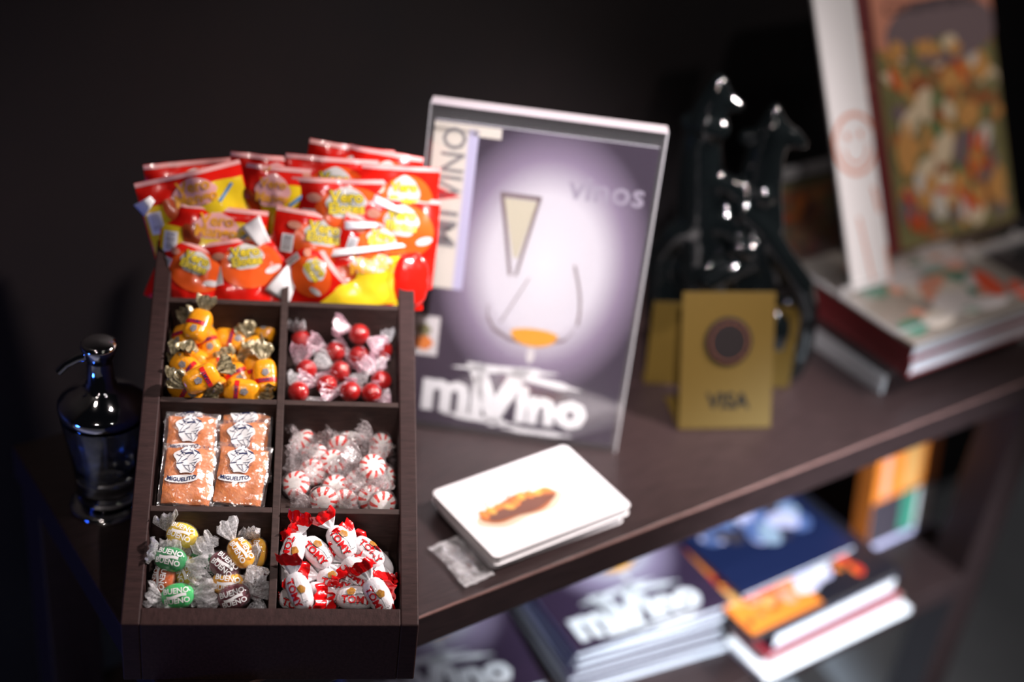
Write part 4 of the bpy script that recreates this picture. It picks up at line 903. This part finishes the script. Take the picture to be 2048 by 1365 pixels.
b = MB(); b.box(0, CWd, 0, CHt, -.002, 0); b.box(0, CWd, 0, CHt, -.0255, -.0235); part('cover', b, ['maroon'], ck, .0004)
b = MB(); b.box(-.0015, .001, 0, CHt, -.0255, 0); part('spine', b, ['maroon'], ck)
R = random.Random(9); EX = []
for k in range(20): EX.append((R.uniform(.07, CWd - .03), R.uniform(.025, .25), R.uniform(.013, .023), R.uniform(.6, .85), R.uniform(0.8, 2.2), ('tan', 'cream', 'tan', 'sand')[k % 4]))
for k in range(16): EX.append((R.uniform(.07, CWd - .025), R.uniform(.02, .265), R.uniform(.012, .018), .32, R.uniform(-2.2, .0), 'chilli'))
blobs('cover_picture', ck, I4, .048, CWd - .001, .002, .268, .0003, ['tan', 'olive', 'brown', 'cream', 'leaf', 'mauve', 'chilli', 'sand', 'salmon'], 190, .010, .024, 5, 'olive', extra=EX, pick=(0, 1, 2, 1, 0, 2, 3, 4, 5))
b = FMB(); decal(b, rect2d(.048, CWd - .001, .250, CHt - .002, 1, 1), flat(.0026)); part('salmon_header', b, ['p_salmon'], ck)
b = FMB(); decal(b, place2d(ell2d(.105, .042, 3, 30), .172, .262), lambda x, y: V((min(max(x, .048), CWd - .001), y, .0028))); part('grey_bowl_print', b, ['p_mauve'], ck)
b = FMB()
for k in range(9): decal(b, place2d(ell2d(R.uniform(.008, .016), R.uniform(.006, .010), 2, 16), R.uniform(.08, CWd - .03), R.uniform(.228, .248), R.uniform(0, 3)), flat(.0031 + .00005 * k), k % 2 * (k % 3))
decal(b, rect2d(.10, .18, .235, .250, 1, 1), flat(.0030), 1); part('bowl_contents_print', b, ['p_tan', 'p_olive', 'p_cream'], ck)
b = FMB(); decal(b, place2d(text2d('Cantaverduras', .030, .0, shear=.3), .155, .298), flat(.0037)); part('title', b, ['p_deep'], ck)
b = FMB(); decal(b, place2d(text2d('Angeles de cocina', .018, .0, shear=.3), .026, CHt * .62, -math.pi / 2), flat(.0004)); part('spine_lettering', b, ['p_salmon'], ck)
WB = Matrix.Translation((.916, .1555, .0795)) @ Matrix.Rotation(math.pi / 2 - LB, 4, 'X')
wb = thing('brochure', 'tall narrow white brochure with a red smiley stamp in front of the cookbook', 'brochure', WB)
b = MB(); b.box(0, .067, 0, .36, -.004, 0); part('white_sheet', b, ['white'], wb, .0008)
b = FMB(); SX, SY = .036, .170
for (r0, r1) in ((.032, .037),): b.grid(lambda u, v: V((min(max(SX + (r0 + (r1 - r0) * v) * math.cos(u * 2 * math.pi), .0005), .0665), SY + (r0 + (r1 - r0) * v) * 1.0 * math.sin(u * 2 * math.pi), .0003)), 48, 1, 0, True, closeu=True)
for xx in (-.012, .010): decal(b, place2d(ell2d(.0035, .0048, 2, 14), SX + xx, SY + .010), flat(.0003))
b.grid(lambda u, v: V((SX + (.018 + .003 * v) * math.cos(math.pi + u * math.pi), SY - .004 + (.018 + .003 * v) * math.sin(math.pi + u * math.pi), .0003)), 18, 1, 0, True)
part('smiley_stamp', b, ['p_salmon'], wb)
b = FMB(); decal(b, place2d(rect2d(-.0018, .0018, -.04, .04, 1, 6), .030, .045, .12), flat(.0003)); decal(b, place2d(rect2d(-.0025, .0025, -.016, .016, 1, 4), .058, .100, .15), flat(.0003)); decal(b, place2d(rect2d(-.002, .002, -.02, .02, 1, 4), .064, .022, 0), flat(.0003)); part('red_strokes', b, ['p_salmon'], wb)
# food picture in an acrylic holder by the wall
t = thing('picture_holder', 'food picture in a clear holder behind the sculpture near the wall', 'sign stand', (.93, .33, 0))
b = MB(); b.box(0, .21, .002, .004, .002, .128); part('card', b, ['p_olive'], t)
FR = Matrix.Translation((0, .002, 0)) @ Matrix.Rotation(math.pi / 2, 4, 'X')
blobs('food_picture', t, FR, .003, .207, .004, .118, .0003, ['tan', 'brown', 'orange', 'olive', 'chilli', 'tan', 'deep'], 50, .010, .028, 21, 'brown')
b = MB(); b.box(-.002, .212, -.003, -.0015, 0, .150); part('front_sheet', b, ['acrylic'], t)
b = MB(); b.box(-.002, .212, -.003, .006, .139, .151); part('top_edge', b, ['acredge'], t)
b = MB(); b.box(-.002, .212, -.0015, .045, 0, .0018); part('foot', b, ['acrylic'], t)

# ------------------------------------------------------------------ lower shelf: magazines and books
SZ = -.325
R = random.Random(4); n = 11
top_parts = ('pages', 'cover', 'brush_lettering', 'glass_lines', 'brandy', 'stem_glint', 'vinos_lettering')
ordn = ['bottom', 'second', 'third', 'fourth', 'fifth', 'sixth', 'seventh', 'eighth', 'ninth', 'tenth', 'topmost']
SC = Matrix.Diagonal((1, 1, 1, 1))
for k in range(n):
    F = Matrix.Translation((.512 + R.uniform(-.004, .006), .092 + R.uniform(-.006, .006), SZ + .0003 + k * .0061)) @ Matrix.Rotation(math.radians(-8 + R.uniform(-2.5, 2.5)), 4, 'Z')
    put_magazine(('violet wine magazine on top of the tall stack on the lower shelf' if k == n - 1 else '%s wine magazine from below in the tall stack on the lower shelf' % ordn[k]) if k else 'wine magazine at the very bottom of the tall stack on the lower shelf', F, 'copies of the violet wine magazine', top_parts if k == n - 1 else ('pages', 'cover'))
for k in range(5):
    F = Matrix.Translation((.268 + R.uniform(-.003, .004), .140 + R.uniform(-.004, .004), SZ + .0003 + k * .0061)) @ Matrix.Rotation(math.radians(-11 + R.uniform(-1.5, 1.5)), 4, 'Z')
    put_magazine('violet wine magazine on top of the low stack beside the candy box' if k == 4 else '%s wine magazine from below in the low stack on the lower shelf' % ordn[k] if k else 'wine magazine at the very bottom of the low stack on the lower shelf', F, 'copies of the violet wine magazine', top_parts if k == 4 else ('pages', 'cover'))
z = SZ + .0003
def stk(label, x0, x1, y0, y1, h, cover, pages='paper', rot=0.0, nm='book', **kw):
    global z
    r = book(label, nm, x0, x1, y0, y1, z, z + h, cover, pages, rot, **kw); z += h + .0003; return r
stk('white folder at the bottom of the book pile on the lower shelf', .728, .985, -.010, .21, .008, 'white', 'white', 0, 'magazine', ct=.002)
stk('thin grey magazine above the white folder', .752, .985, .004, .21, .007, 'p_stone', 'paper', .01, 'magazine', ct=.0008)
stk('thin brown magazine below the thick book in the pile', .742, .975, .006, .21, .008, 'p_wine', 'paper', -.01, 'magazine', ct=.0008)
stk('thick white-paged book with navy cover in the pile', .752, .972, .010, .21, .027, 'navycover', 'white', .01)
stk('navy magazine right under the food magazine', .735, .968, .014, .21, .006, 'navycover', 'p_steel', 0, 'magazine', ct=.0008)
t, w, d, h = stk('glossy food magazine with orange dishes near the top of the pile', .712, .966, .010, .215, .007, 'deepcover' if False else 'darkcover', 'p_beige', 0, 'magazine', ct=.0012)
blobs('cover_picture', t, I4, .003, .12, .004, .10, h + .0002, ['orange', 'salmon', 'chilli', 'brown', 'red', 'tan'], 40, .006, .014, 31, 'orange')
blobs('plate_picture', t, I4, .10, .185, .022, .075, h + .0007, ['pale', 'lilac', 'pale'], 12, .010, .020, 32)
blobs('cover_fruit', t, I4, .172, .22, .012, .085, h + .0010, ['red', 'orange', 'chilli'], 14, .006, .012, 33)
blobs('edge_picture', t, I4, .001, .035, .09, d - .004, h + .0002, ['orange', 'tan', 'red'], 22, .005, .012, 34, 'orange')
t, w, d, h = stk('navy and blue cookbook lying on top of the pile on the lower shelf', .742, .940, .064, .215, .009, 'navycover', 'white', 0, 'magazine', ct=.001)
blobs('cover_picture', t, I4, .02, w - .01, .045, d - .004, h + .0002, ['steel', 'ice', 'steel', 'deep', 'lilac', 'steel'], 26, .010, .026, 35)
# upright book at the right end of the shelf
UB = Matrix.Translation((1.018, .100, SZ + .0006)) @ Matrix.Rotation(math.radians(0.5), 4, 'Z')
t = thing('book', 'upright book with orange cover at the right end of the lower shelf', 'book', UB)
LN = Matrix.Rotation(math.radians(-9), 4, 'X'); w, h = .128, .262
b = MB(); b.box(.002, w - .001, .0025, .024, .003, h - .003, 0, LN); part('pages', b, ['paper'], t)
for y0 in (0, .0245): b = MB(); b.box(0, w, y0, y0 + .002, 0, h, 0, LN); part('cover', b, ['p_orange'], t)
b = MB(); b.box(-.001, .002, 0, .0265, 0, h, 0, LN); part('spine', b, ['p_orange'], t)
FR = LN @ Matrix.Rotation(math.pi / 2, 4, 'X')
b = FMB(); decal(b, rect2d(.0, w, 0, .075, 1, 1), lambda x, y: FR @ V((x, y, .0004))); decal(b, rect2d(.060, w - .020, .012, .072, 1, 1), lambda x, y: FR @ V((x, y, .0007)), 1); part('lower_picture', b, ['p_deep', 'p_teal'], t)
b = FMB(); decal(b, rect2d(.090, w - .006, .010, .070, 1, 1), lambda x, y: FR @ V((x, y, .0010))); decal(b, rect2d(.0, w, 0, .009, 1, 1), lambda x, y: FR @ V((x, y, .0010)), 1); part('pale_print', b, ['p_pale', 'p_lilac'], t)
b = FMB(); decal(b, rect2d(.014, .030, .08, h, 1, 1), lambda x, y: FR @ V((x, y, .0004))); decal(b, rect2d(.055, .090, .08, h, 1, 1), lambda x, y: FR @ V((x, y, .0004)), 1); decal(b, rect2d(.104, .114, .08, h, 1, 1), lambda x, y: FR @ V((x, y, .0004)), 2); part('cover_stripes', b, ['p_salmon', 'p_tan', 'p_brown'], t)
